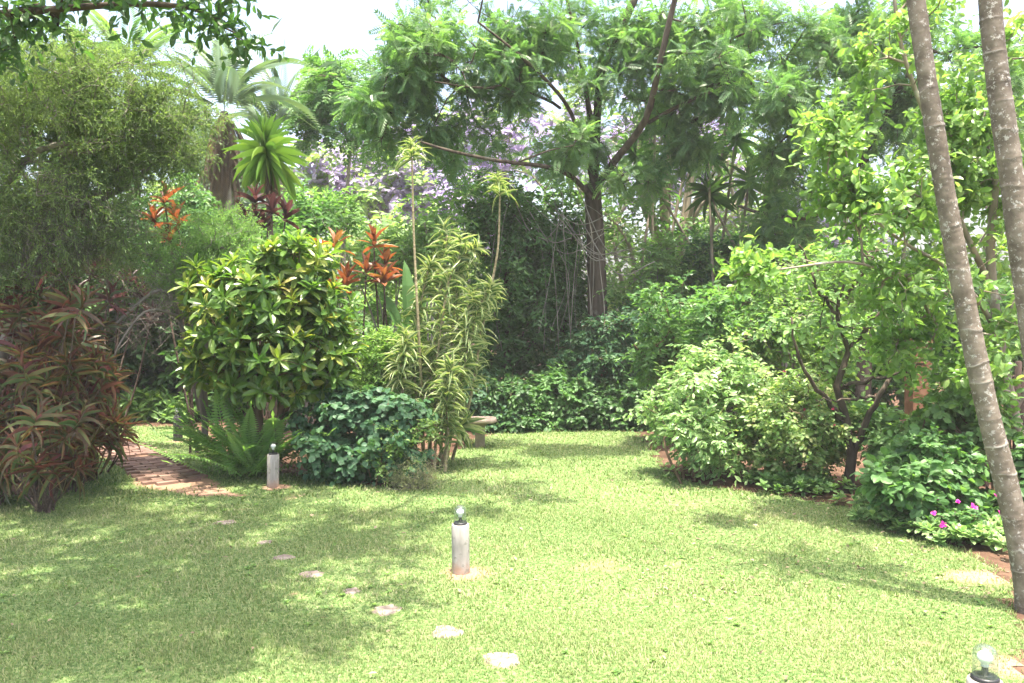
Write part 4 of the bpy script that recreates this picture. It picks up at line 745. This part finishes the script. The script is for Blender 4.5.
shrub('trailing_shrub', 'dark blue green mounding shrub with round leaves left of the canes', 'shrub', G(350, 476), [(338, 425, 8.75, 40, 32, .4, 110), (385, 420, 8.75, 38, 30, .4, 100), (360, 455, 8.6, 55, 18, .35, 90), (315, 450, 8.6, 20, 22, .3, 36), (352, 402, 8.8, 36, 14, .3, 40)], M['twig_brown'], M['leaf_blue'], BL, r=.012, fill=.65, gate=(9, -.45))
shrub('young_shrub', 'thin light green sprig in front of the blue green shrub', 'shrub', G(378, 484), [(400, 445, 8.3, 22, 24, .2, 26), (425, 428, 8.4, 16, 10, .12, 10), (382, 470, 8.3, 10, 10, .1, 8)], M['twig_brown'], M['leaf_lime'], dict(ntw=3, L=.14, nl=7, w=.024, l=.042, t=OVALS, spread=.85, droop=.2, twr=.002), r=.007, k=4, fill=.2)
wm = MB(); c = G(412, 489); n = 260; d = R.normal(size=(n, 3))*np.array([.8, .6, .3])+np.array([0, -.1, .75]); B = np.repeat(c[None], n, 0)+R.normal(size=(n, 3))*np.array([.05, .04, 0]); L = .14+.26*R.random(n); wm.inst(TWIG, B, d, rnd(n), np.stack([np.full(n, .0022), L], 1))
fm = MB(); P = B+nrm(d)*(L*(.5+.5*R.random(n)))[:, None]; PP = np.repeat(P, 14, 0)+R.normal(size=(n*14, 3))*.035; PP[:, 2] = np.abs(PP[:, 2]); fm.inst(DIA, PP, rnd(len(PP))+np.array([0, 0, .4]), rnd(len(PP)), np.stack([np.full(len(PP), .006), np.full(len(PP), .028)], 1))
M['leaf_wisp'] = leaf_mat('leaf_wisp', [(.1, .12, .07), (.16, .18, .1), (.22, .2, .14)], rough=.7)
plant('wispy_shrub', 'low grey wispy shrub at the foot of the canes', 'shrub', c, wm, fm, M['twig_grey'], M['leaf_wisp'], None, 'stems', 'foliage')

# ---- tall variegated canes
b = G(435, 466); wm = MB(); fm = MB(); B = []; A = []
canes = [((430, 460), (432, 380), (440, 300), (447, 235)), ((425, 462), (415, 380), (418, 320), (428, 270)), ((440, 462), (445, 390), (455, 310), (460, 245)), ((446, 460), (462, 380), (475, 320), (488, 290)), ((442, 465), (455, 400), (462, 350), (470, 300)), ((420, 462), (405, 400), (400, 370), (405, 340)), ((434, 470), (436, 420), (430, 370), (420, 350)), ((428, 458), (438, 350), (452, 270), (470, 250)), ((452, 458), (470, 400), (482, 330), (497, 255), (500, 195)), ((424, 458), (420, 360), (414, 240), (412, 158)), ((445, 470), (448, 430), (446, 400), (450, 370)), ((415, 466), (402, 430), (396, 405), (392, 392))]
for i, cp in enumerate(canes):
    dy = R.normal()*.2; P = curve([np.array([*G(cp[0][0], cp[0][1]+2)])]+[W(x, y, 9.35+dy*min(1, k/2)) for k, (x, y) in enumerate(cp[1:], 1)], 24); wm.tube(P, np.linspace(.021, .011, len(P)), 6)
    tall = i in (8, 9); s0 = .18 if i not in (8, 9) else .3
    m = 19 if not tall else 11
    for s in np.linspace(s0, .93 if not tall else .62, m):
        k = s*(len(P)-1); k0 = int(k); p = P[k0]+(P[min(k0+1, len(P)-1)]-P[k0])*(k-k0)
        if i in (9,): continue
        B.append(p); A.append(nrm(P[min(k0+1, len(P)-1)]-P[max(k0-1, 0)]))
    for r in range(2): B.append(P[-1]-np.array([0, 0, .03*r])); A.append(nrm(P[-1]-P[-2])+R.normal(size=3)*.15)
B = np.array(B); A = np.array(A)
whorls(fm, B, A+rnd(len(B))*.3, n=8, L=.27, w=.03, t=ARCH[:2]+STRAP, e0=5, e1=70, off=.06, jit=.3)
whorls(fm, np.array([W(498, 186, 9.35), W(412, 152, 9.35)]), np.array([[0, 0, 1.]]*2), n=20, L=.24, w=.028, t=ARCH, e0=5, e1=80, off=.08)
# the low leaning rosette beside the seat
whorls(fm, np.array([W(452, 430, 9.5)]), np.array([[.75, -.1, .55]]), n=34, L=.42, w=.05, t=STRAP[:2], e0=5, e1=80, off=.06)
plant('striped_dracaena', 'tall clump of canes with yellow edged strap leaves in mid garden', 'dracaena', b, wm, fm, M['cane'], M['leaf_var'], None, 'stems', 'leaves')

# ---- red and green striped mass at the left
RD = dict(n=22, L=.29, w=.0085, t=ARCH[:1]+STRAP, e0=-25, e1=78, off=.16, jit=.28, vclump=.15)
rd = 'red and green strap leaved plants at the left edge'
rl = ['red and green strap leaved plant at the left edge, cut off by the frame', 'red and green strap leaved plant second from the left edge, tallest of its clump', 'dark red strap leaved plant in the middle of the clump by the left edge', 'red strap leaved plant low in front of its clump, touching the lawn', 'red tipped strap leaved plant at the right end of its clump, beside the path', 'deep shaded strap leaved plant behind the others of its clump', 'single small red rosette leaning out over the path', 'red and green strap leaved plant beyond the left edge']
for (bx, by, Y, hx, hy, rx, ry, nh), lb in zip([(-5, 505, 7.6, 0, 392, 30, 84, 15), (38, 500, 7.9, 45, 378, 32, 72, 17), (68, 492, 8.0, 72, 400, 26, 55, 13), (45, 512, 7.3, 40, 455, 36, 26, 12), (88, 480, 8.3, 92, 415, 18, 42, 10), (60, 480, 8.8, 60, 345, 50, 46, 14), (104, 472, 8.4, 122, 432, 8, 14, 3), (-70, 512, 7.4, -70, 400, 40, 80, 16)], rl):
    hs = [(hx+rx*R.uniform(-1, 1), hy+ry*R.uniform(-1, 1), Y+R.normal()*.22) for _ in range(int(nh*1.6))]
    caneplant('strap_leaved_plant', lb, 'cordyline', G(bx, by), hs, RD, M['cane_dark'], M['leaf_red'], .01, rd, lean=.1, tilt=.5)
# bright plants behind the far lamp
for px, lb in [(140, 'bright yellow green leafy plant behind the brick path, left of the far lamp'), (162, 'bright yellow green leafy plant straight behind the far lamp'), (190, 'bright yellow green leafy plant at the far lamp, half behind the glossy bush'), (112, 'bright leafy plant behind the red striped rosettes at the path end')]:
    Y = 13.6; T, O = lobes([(px, 406, Y, 18, 14, .3, 26)], .5); wm = MB(); fm = MB(); b = on_ground(px, Y)
    for p in T: wm.tube(np.array([b+R.normal(size=3)*.05*np.array([1, 1, 0]), p]), .008, 4)
    whorls(fm, T, O*.5+np.array([0, 0, .7]), n=9, L=.26, w=.075, t=OVAL, e0=0, e1=65)
    plant('border_plant', lb, 'plant', b, wm, fm, M['leaf_mid'], M['leaf_lime'], 'bright border plants at the end of the path', 'stems', 'leaves')

# ---- right side
PL = dict(ntw=6, L=.24, nl=8, w=.034, l=.08, t=OVALS, spread=.9, up=.25, droop=.35, twr=.003, face=.4)
shrub('round_bush', 'large round pale leaved bush at the right of the lawn', 'bush', G(705, 478), [(700, 405, 8.9, 50, 44, .6, 150), (665, 415, 8.8, 26, 28, .45, 56), (740, 415, 8.9, 34, 44, .5, 76), (705, 445, 8.6, 46, 24, .45, 70), (715, 368, 9, 32, 24, .45, 40), (745, 380, 9, 20, 20, .3, 18), (680, 375, 8.9, 16, 14, .3, 12), (725, 352, 9, 14, 14, .25, 8)], M['twig_brown'], M['leaf_pale'], PL, k=9, r=.016, fill=.35, spread=.2, gate=(10, -.2))
shrub('tall_bush', 'taller mid green bush behind the round pale bush', 'bush', on_ground(690, 11), [(680, 320, 11, 48, 32, .7, 90), (720, 315, 11, 45, 32, .7, 80), (650, 350, 11.2, 30, 30, .6, 50), (745, 340, 10.8, 36, 32, .6, 50), (690, 350, 10.8, 50, 26, .6, 50)], M['twig_brown'], M['leaf_mid'], dict(ntw=5, L=.28, nl=8, w=.05, l=.1, t=DIA, spread=.85, droop=.3, twr=.004), fill=.4, gate=(7, -.2))
RO = dict(ntw=6, L=.17, nl=8, w=.03, l=.055, t=OVALS, spread=.9, up=.15, droop=.25, twr=.0025)
shrub('rose_bush', 'loose rose bush with a few pink blooms, right of the round pale bush', 'rose bush', G(795, 480), [(775, 420, 8.5, 30, 44, .4, 90), (815, 425, 8.4, 30, 44, .4, 90), (800, 395, 8.6, 34, 22, .4, 40), (765, 455, 8.5, 22, 10, .3, 14), (835, 435, 8.4, 18, 26, .3, 26), (800, 415, 8.1, 34, 34, .2, 40)], M['twig_brown'], M['leaf_rose'], RO, k=7, r=.011, fill=.45, flowers=('bloom', M['pinkrose'], 6, .02), spread=.15)
shrub('airy_shrub', 'airy shrub of twigs and small pale leaves above the rose bush', 'shrub', on_ground(800, 10.4), [(790, 330, 10.4, 40, 36, .6, 60), (830, 345, 10.3, 34, 40, .6, 50), (800, 290, 10.6, 50, 26, .6, 60), (850, 280, 10.6, 46, 28, .6, 50)], M['twig_grey'], M['leaf_lime'], dict(ntw=5, L=.25, nl=7, w=.035, l=.07, t=OVALS, spread=.9, droop=.3, twr=.004), fill=.3)
# crooked small tree
b = G(851, 492); wm = MB(); fm = MB(); Y = b[1]
tr = [path([(850, 492, Y), (852, 455, Y), (845, 420, Y), (835, 385, Y-.1), (850, 350, Y), (838, 318, Y), (845, 285, Y)], .055, .014), path([(851, 462, Y), (862, 430, Y), (880, 395, Y-.1), (892, 365, Y), (880, 330, Y)], .04, .012), path([(845, 420, Y), (822, 395, Y-.2), (800, 362, Y-.3), (790, 320, Y-.3)], .03, .009), path([(838, 388, Y), (870, 380, Y-.2), (905, 372, Y-.3), (930, 360, Y-.3)], .02, .008), path([(850, 350, Y), (875, 318, Y-.1), (905, 280, Y-.1), (912, 262, Y-.1)], .024, .008), path([(838, 318, Y), (820, 290, Y-.1), (800, 245, Y-.1)], .02, .007), path([(845, 300, Y), (865, 270, Y-.2), (885, 235, Y-.2)], .018, .007), path([(880, 395, Y), (850, 398, Y-.2), (815, 400, Y-.25)], .018, .006)]
for P, r in tr: wm.tube(P+R.normal(size=P.shape)*.012, r, 7)
T, O = lobes([(850, 255, Y, 60, 30, .6, 18), (900, 300, Y, 40, 40, .5, 14), (810, 320, Y-.2, 36, 40, .5, 8), (870, 340, Y, 50, 40, .5, 12), (920, 370, Y-.2, 26, 26, .4, 8), (800, 260, Y, 34, 26, .4, 9)], .3)
grow(wm, tr, T, rmin=.004, rexp=.45, step=.22, skip=.4, bend=.25); sprays(fm, wm, T, O, ntw=4, L=.22, nl=7, w=.042, l=.08, t=OVALS, spread=.9, droop=.3, twr=.003)
plant('crooked_tree', 'crooked little tree with twisting bare limbs in the right hand bed', 'tree', b, wm, fm, M['bark_dark'], M['leaf_soft'])
# lime leaved tree
b = on_ground(1010, 7.4); wm = MB(); fm = MB()
tr = [path([(1040, 500, 7.4), (1015, 420, 7.4), (1000, 340, 7.4), (990, 250, 7.3), (1000, 120, 7.2), (990, 0, 7.1), (985, -120, 7)], .055, .02), path([(1005, 380, 7.4), (990, 320, 7.2), (950, 270, 6.9), (900, 240, 6.8), (840, 190, 6.7)], .03, .008), path([(998, 300, 7.4), (960, 220, 7.2), (930, 130, 7), (900, 40, 6.9), (890, -60, 6.9)], .03, .012), path([(1000, 340, 7.4), (1050, 220, 7.2), (1080, 100, 7), (1090, -50, 7)], .03, .012), path([(960, 280, 7), (900, 275, 6.8), (850, 262, 6.7), (790, 268, 6.6), (745, 275, 6.6)], .016, .006), path([(1000, 440, 7.4), (1030, 380, 7.2), (1060, 300, 7.1)], .024, .01)]
for P, r in tr: wm.tube(P, r, 7)
ll = [(850, 140, 6.8, 46, 46, .4, 34), (895, 80, 6.9, 42, 50, .4, 28), (900, 200, 6.8, 55, 40, .45, 46), (840, 205, 6.7, 34, 30, .35, 26), (960, 150, 7.1, 42, 80, .4, 46), (1010, 60, 7.2, 45, 70, .5, 28), (1015, 200, 7.2, 42, 70, .4, 34), (960, 270, 7, 42, 40, .4, 30), (1000, 320, 7.2, 36, 45, .35, 22), (795, 262, 6.6, 36, 14, .25, 14), (755, 275, 6.6, 18, 10, .15, 7), (900, 290, 6.8, 38, 24, .3, 18), (930, 385, 7, 26, 30, .25, 26), (915, 345, 7, 30, 26, .3, 26), (975, 370, 7, 24, 30, .3, 20), (930, 0, 6.9, 55, 30, .5, 20), (1040, -50, 7, 80, 40, .6, 16), (1080, 150, 7.1, 45, 90, .5, 24)]
ll = [(*l[:6], int(l[6]*1.9)) for l in ll]; T, O = lobes(ll, .25, -1, (7, .0)); grow(wm, tr, T, rmin=.0045, rexp=.45, step=.3, skip=.25)
sprays(fm, wm, T, O, ntw=4, L=.22, nl=7, w=.044, l=.09, t=OVAL, spread=.8, up=.25, droop=.2, ang=50, spiral=True, twr=.003, vclump=.4)
plant('lime_leaved_tree', 'bright lime leaved tree with big leaves behind the ringed palms', 'tree', b, wm, fm, M['bark_grey'], M['leaf_lime'])
# beds at the right
MG = dict(ntw=6, L=.18, nl=7, w=.05, l=.085, t=OVALS, spread=.9, droop=.3, twr=.003, face=.4)
for lb, ls, gp, mt in [('leafy green bush left of the first palm trunk, behind the magenta flowers', [(935, 462, 6.9, 36, 36, .4, 90), (905, 485, 6.7, 28, 24, .35, 50), (965, 480, 6.8, 28, 32, .35, 60)], (930, 528), 'leaf_mid'), ('dark bush at the foot of the crooked tree', [(895, 450, 8, 30, 26, .4, 50), (872, 420, 8.4, 26, 22, .4, 26)], (888, 500), 'leaf_soft'), ('leafy bush behind the first palm trunk, against the pole fence', [(970, 420, 7.4, 26, 40, .35, 46), (940, 410, 7.6, 26, 28, .35, 30)], (965, 512), 'leaf_soft'), ('bush at the right edge behind the second palm trunk', [(1030, 490, 6.6, 30, 40, .4, 60), (1060, 450, 6.6, 30, 50, .4, 50)], (1040, 540), 'leaf_dark')]:
    shrub('bed_bush', lb, 'bush', G(*gp), ls, M['twig_brown'], M[mt], MG, 'bushes in the right hand bed', fill=.5, r=.012, gate=(9, -.4))
c = G(957, 540); shrub('magenta_flower_plant', 'low plant with bright magenta flowers beside the palm trunk', 'flowering plant', c, [(955, 520, c[1], 20, 13, .2, 34)], M['twig_brown'], M['leaf_mid'], dict(ntw=4, L=.09, nl=6, w=.03, l=.05, t=OVALS, spread=.9, droop=.2, twr=.002), r=.005, fill=.5, flowers=('blossom', M['magenta'], 9, .03))
gc = MB(); wmx = MB()
for pts, n, mt in [([(760, 490), (800, 495), (840, 500), (878, 512)], 70, 0), ([(890, 518), (925, 534), (970, 548), (1000, 552)], 260, 1), ([(780, 486), (850, 494)], 60, 2), ([(985, 540), (1010, 556)], 60, 1)]:
    P = curve([G(x, y-3) for x, y in pts], 30)[R.integers(0, 30 if len(pts) > 3 else 12, n) % 20]; P = P+R.normal(size=P.shape)*np.array([.16, .16, 0]); P[:, 2] = .02+.1*R.random(n)
    whorls(gc, P, np.array([0, -.1, 1.])+rnd(n)*.4, n=11, L=.085, w=.05, t=OVALS, e0=-5, e1=60, fmat=mt, off=.04)
tag(gc.build('ground_cover', [M['leaf_soft'], M['leaf_pale'], M['leaf_fern']]), 'low leafy ground cover along the edge of the right hand bed', None, None, 'stuff')

# pole fence and brick pillar at the right
M['pole'] = bark_mat('pole_wood', (.028, .02, .017), (.07, .048, .04), 12, .2)
b = on_ground(1000, 8.4); e = empty('pole_fence', b, 'dark upright pole fence behind the palms at the right edge', 'fence')
k = 0
for x in np.arange(968, 1190, 9.5):
    mb = MB(); p = on_ground(x+R.normal()*2, 8.4+R.normal()*.02)-b; h = 1.2+R.random()*.3; mb.tube(np.array([p-[0, 0, .1], p+[R.normal()*.015, 0, h*.5], p+[R.normal()*.03, R.normal()*.02, h]]), .028+.008*R.random(), 7); mb.build('pole', M['pole'], e)
for z in (.35, 1.1):
    mb = MB(); mb.tube(np.array([on_ground(960, 8.46)-b+[0, 0, z], on_ground(1050, 8.46)-b+[0, 0, z+.02], on_ground(1195, 8.46)-b+[0, 0, z]]), .022, 7); mb.build('rail', M['pole'], e)
M['brick'] = plain_mat('red_brown_wood', (.16, .08, .05), .9, .15, (.26, .14, .09), 14, .4)
b = on_ground(918, 8.9); e = empty('garden_post', b, 'reddish brown square post half hidden by leaves left of the palm trunk', 'post')
mb = MB(); mb.box((0, 0, .7), (.1, .1, .75)); mb.build('shaft', M['brick'], e)
mb = MB(); mb.box((0, 0, 1.4725), (.115, .115, .02)); mb.build('cap', M['brick'], e)

# ringed palms
def palm_bark():
    m, ns, ls = new_mat('palm_bark'); out = node(ns, 'ShaderNodeOutputMaterial'); pb = node(ns, 'ShaderNodeBsdfPrincipled'); pb.inputs['Roughness'].default_value = .85; pb.inputs['Specular IOR Level'].default_value = .2
    tc = node(ns, 'ShaderNodeTexCoord'); n1 = node(ns, 'ShaderNodeTexNoise'); n1.inputs['Scale'].default_value = 9; n1.inputs['Detail'].default_value = 7; n1.inputs['Roughness'].default_value = .65; ls.new(tc.outputs['Object'], n1.inputs['Vector'])
    r1 = ramp(ns, [(.3, (.085, .07, .055)), (.5, (.155, .13, .105)), (.7, (.25, .215, .18))]); ls.new(n1.outputs[0], r1.inputs[0])
    n2 = node(ns, 'ShaderNodeTexNoise'); n2.inputs['Scale'].default_value = 30; n2.inputs['Detail'].default_value = 8; n2.inputs['Roughness'].default_value = .75; ls.new(tc.outputs['Object'], n2.inputs['Vector']); r2 = ramp(ns, [(.555, (0, 0, 0)), (.6, (.9, .9, .9))]); ls.new(n2.outputs[0], r2.inputs[0])
    mx = node(ns, 'ShaderNodeMixRGB'); ls.new(r2.outputs[0], mx.inputs[0]); ls.new(r1.outputs[0], mx.inputs[1]); mx.inputs[2].default_value = (.4, .385, .36, 1)
    at = node(ns, 'ShaderNodeAttribute', attribute_name='var'); sp = node(ns, 'ShaderNodeSeparateXYZ'); ls.new(at.outputs['Vector'], sp.inputs[0])
    n3 = node(ns, 'ShaderNodeTexNoise'); n3.inputs['Scale'].default_value = 14; n3.inputs['Detail'].default_value = 3; ls.new(tc.outputs['Object'], n3.inputs['Vector']); mu = node(ns, 'ShaderNodeMath', operation='MULTIPLY'); ls.new(sp.outputs[0], mu.inputs[0]); ls.new(n3.outputs[0], mu.inputs[1])
    r3 = ramp(ns, [(.2, (0, 0, 0)), (.5, (1, 1, 1))]); ls.new(mu.outputs[0], r3.inputs[0])
    m2 = node(ns, 'ShaderNodeMixRGB'); ls.new(r3.outputs[0], m2.inputs[0]); ls.new(mx.outputs[0], m2.inputs[1]); m2.inputs[2].default_value = (.42, .39, .36, 1)
    ls.new(m2.outputs[0], pb.inputs[0]); bp = node(ns, 'ShaderNodeBump'); bp.inputs['Strength'].default_value = .35; bp.inputs['Distance'].default_value = .01; ls.new(n1.outputs[0], bp.inputs['Height']); ls.new(bp.outputs[0], pb.inputs['Normal'])
    ls.new(pb.outputs[0], out.inputs[0]); return m
M['palm_bark'] = palm_bark()
def ring_palm(lb, pts, r0, r1, topz, seed):
    rr = np.random.default_rng(seed); C = [np.array(p, float) for p in pts]; P = curve(C, 240); d = np.r_[0, np.cumsum(np.linalg.norm(np.diff(P, axis=0), axis=1))]
    Ln = d[-1]; s = np.linspace(0, Ln, 700); P = np.stack([np.interp(s, d, P[:, k]) for k in range(3)], 1); rad = r0+(r1-r0)*np.clip(s/Ln, 0, 1)+.02*np.exp(-s/.22)
    th = np.linspace(0, 2*math.pi, 26, endpoint=False); ring = np.zeros((len(s), 26)); q = .1
    while q < Ln:
        ph = rr.random()*6.28; qq = q+.012*np.sin(th+ph)+.004*np.sin(3*th+ph*2); st = rr.uniform(.45, 1)*(.75+.25*np.sin(th+ph*3)); ring = np.maximum(ring, np.exp(-((s[:, None]-qq[None])/rr.uniform(.006, .011))**2)*st[None]); q += rr.uniform(.12, .27)*(1-.25*q/Ln)
    rad = rad+.0012*np.sin(s*9)+.03*np.exp(-s/.1)
    mb = MB(); mb.tube(P, rad, 26, 0); A = mb.A[0]; A[:len(s)*26, 0] = ring.ravel(); V = mb.V[0]; nv = len(s)*26; ctr = np.repeat(P, 26, 0); V[:nv] += nrm(V[:nv]-ctr)*(ring.ravel()*.0045)[:, None]; V += rr.normal(size=V.shape)*.0008
    b = C[0]*1.0; b[2] = 0; e = empty('ringed_palm', b, lb, 'palm', 'ringed palms at the right edge'); mb.build('trunk', M['palm_bark'], e, b)
    fm = MB(); whorls(fm, P[-1:], np.array([[0, 0, 1.]]), n=9, L=.75, w=.7, t=FROND, e0=-35, e1=80, off=.3, jit=.3); fm.build('crown', M['leaf_mid'], e, b)
b1 = G(1036, 612)
Yp = b1[1]
ring_palm('ringed grey palm trunk leaning left, the left one of two', [b1-np.array([0, 0, .05]), W(1010, 500, Yp), W(984, 395, Yp), W(957, 260, Yp), (W(934, 125, Yp)), W(916, 0, Yp), W(904, -100, Yp), W(908, -330, Yp)], .068, .04, 6, 3)
Y2 = 4.75
ring_palm('ringed grey palm trunk cut off by the right edge, the right one of two', [on_ground(1085, Y2)-np.array([0, 0, .05]), W(1055, 480, Y2), W(1030, 310, Y2), W(1012, 180, Y2), W(998, 80, Y2), W(990, 0, Y2), W(985, -120, Y2), W(1000, -380, Y2)], .076, .05, 6, 4)

# ---- overhead tree at the left, its trunk outside the frame
b = np.array([-6.2, 5.0, 0]); wm = MB(); fm = MB()
tr = [(curve([b-np.array([0, 0, .1]), b+np.array([.2, 0, 2]), b+np.array([.7, .2, 4]), b+np.array([1.5, .4, 6]), b+np.array([2.2, .6, 7.5])], 16), np.linspace(.22, .07, 13)), ]
tr = [(P, np.linspace(.22, .07, len(P))) for P, _ in tr]
def limb(a, pts, r0, r1): P = curve([np.array(a, float)]+[np.array(p, float) for p in pts], 16); return P, np.linspace(r0, r1, len(P))
k = tr[0][0]
tr += [limb(k[6], [(-4.2, 6, 5.0), (-3.0, 7.2, 5.2), (-2.0, 8, 5.1)], .08, .02), limb(k[8], [(-4, 5, 5.8), (-2.8, 4.8, 6.2), (-1.4, 5, 6.3)], .09, .025), limb(k[9], [(-4.5, 4, 6), (-3, 3.2, 6.4)], .07, .02), limb(k[7], [W(-80, 20, 7.2), W(20, 12, 7.2), W(130, 4, 7.2), W(190, 8, 7.2), W(225, 22, 7.2)], .05, .012)]
for P, r in tr: wm.tube(P, r, 9)
T = []; O = []
def over(px, py, z, rx, ry, rz, n):
    g_ = G(px, py); c = g_+np.array([SUN.x/SUN.z*z, SUN.y/SUN.z*z, z]); d = rnd(n); T.append(c+d*(.3+.7*R.random((n, 1)))*np.array([rx, ry, rz])); O.append(d)
for a in [(60, 610, 6.0, .9, .9, .5, 60), (190, 560, 6.2, .9, 1.0, .5, 62), (320, 545, 6.4, .6, .8, .45, 34), (240, 620, 6.0, .6, .6, .4, 34), (90, 540, 6.4, 1.1, 1.2, .6, 70), (375, 520, 6.5, .55, .8, .4, 26), (130, 670, 5.8, .55, .45, .4, 22), (-120, 600, 6, 1.4, 1.4, .7, 80), (290, 500, 6.7, .7, .8, .4, 30), (-40, 680, 5.8, .7, .6, .5, 30), (385, 590, 6.2, .3, .3, .3, 8), (320, 640, 6, .3, .3, .3, 8), (100, 505, 6.6, .9, .9, .4, 40), (230, 515, 6.6, .7, .8, .4, 30), (20, 500, 6.6, 1.0, .9, .4, 36), (250, 570, 6.2, .6, .6, .4, 26), (180, 620, 6, .6, .6, .4, 24), (400, 545, 6.4, .4, .6, .3, 14), (40, 650, 6, .6, .5, .4, 22), (430, 488, 6.6, .55, .5, .3, 24), (490, 486, 6.6, .5, .3, .3, 18), (540, 498, 6.6, .45, .22, .25, 11), (470, 512, 6.4, .4, .25, .25, 9), (500, 466, 6.8, .5, .25, .3, 12)]: over(*a)
for l in [(15, 15, 7.2, 36, 16, .3, 9), (75, -8, 7.2, 50, 12, .3, 6), (60, 30, 7.4, 16, 8, .2, 2), (180, 4, 7.2, 24, 7, .2, 4), (220, 20, 7.1, 18, 8, .2, 4), (235, -2, 7.2, 16, 7, .2, 3), (5, 50, 7.6, 24, 14, .3, 5), (-70, 30, 7.3, 70, 50, .5, 22), (244, 44, 7.1, 8, 7, .1, 2), (135, 3, 7.2, 24, 5, .2, 4)]:
    t, o_ = lobe(*l, fill=.2); T.append(t); O.append(o_)
T = np.vstack(T); O = np.vstack(O); grow(wm, tr, T, rmin=.006, rexp=.45, step=.45, skip=.45)
sprays(fm, wm, T, O, ntw=4, L=.3, nl=7, w=.046, l=.115, t=OVAL, spread=.8, up=0, droop=.45, ang=50, spiral=True, twr=.004)
plant('shade_tree', 'dark leaved shade tree whose hanging branches enter at the top left', 'tree', b, wm, fm, M['bark_dark'], M['leaf_dark'])

# ---- tangle of dry twigs in the shade at the left
mb = MB(); st, _ = lobes([(60, 330, 9.6, 90, 50, .7, 220), (150, 320, 10.2, 50, 40, .6, 110), (110, 280, 9.8, 80, 30, .6, 110)], .1); n = len(st); mb.inst(TWIG, st, R.normal(size=(n, 3))*np.array([1, .6, .8])+np.array([0, 0, -.15]), rnd(n), np.stack([.003+.003*R.random(n), .2+.6*R.random(n)**2], 1))
tag(mb.build('dead_branches', M['twig_dim']), 'tangle of dry grey twigs in the shade behind the red striped plants', None, None, 'stuff')
# ---- small broad-leaved weeds in the turf
mb = MB(); pts = np.c_[R.uniform(-4.5, 3.2, 500), R.uniform(3.4, 11, 500)]; k = inpoly(pts, lawn_w) & (fbm(pts, 2.6, 41) > .15) & (bare(pts) < .5); pts = pts[k]; c3 = np.c_[pts, np.full(len(pts), .012)]
whorls(mb, c3, np.array([0, 0, 1.])+rnd(len(c3))*.2, n=8, L=.03, w=.018, t=OVALS, e0=5, e1=50); tag(mb.build('weeds', M['leaf_lime']), 'low broad leaved weeds dotted through the lawn', None, None, 'stuff')
# ---- litter
n = 700; P = np.array([G(R.uniform(640, 1030), R.uniform(470, 600)) for _ in range(n)]); P[:, 2] = .012
P2 = np.c_[R.uniform(-5.5, 3, 260), R.uniform(3.6, 10, 260), np.full(260, .03)]; P = np.vstack([P, P2])
lt = MB(); lt.inst(OVALS, P, np.c_[R.normal(size=(len(P), 2)), R.normal(size=len(P))*.15], np.array([0, 0, 1.])+R.normal(size=(len(P), 3))*.25, np.stack([.012+.013*R.random(len(P)), .022+.028*R.random(len(P))], 1))
tag(lt.build('fallen_leaves', M['leaf_dry']), 'dry fallen leaves scattered on soil and lawn', None, None, 'stuff')

# ---- thin haze volume added to stand in mostly for lens flare veil
m, ns, ls = new_mat('veil_haze_air'); out = node(ns, 'ShaderNodeOutputMaterial'); pv = node(ns, 'ShaderNodeVolumePrincipled'); pv.inputs['Color'].default_value = (.97, .98, 1, 1); pv.inputs['Density'].default_value = .0013; pv.inputs['Anisotropy'].default_value = 0.0
ls.new(pv.outputs[0], out.inputs['Volume'])
mb = MB(); mb.box((0, 15, 9), (122, 122, 10)); hz = mb.build('veil_haze', m); tag(hz, kind='stuff')
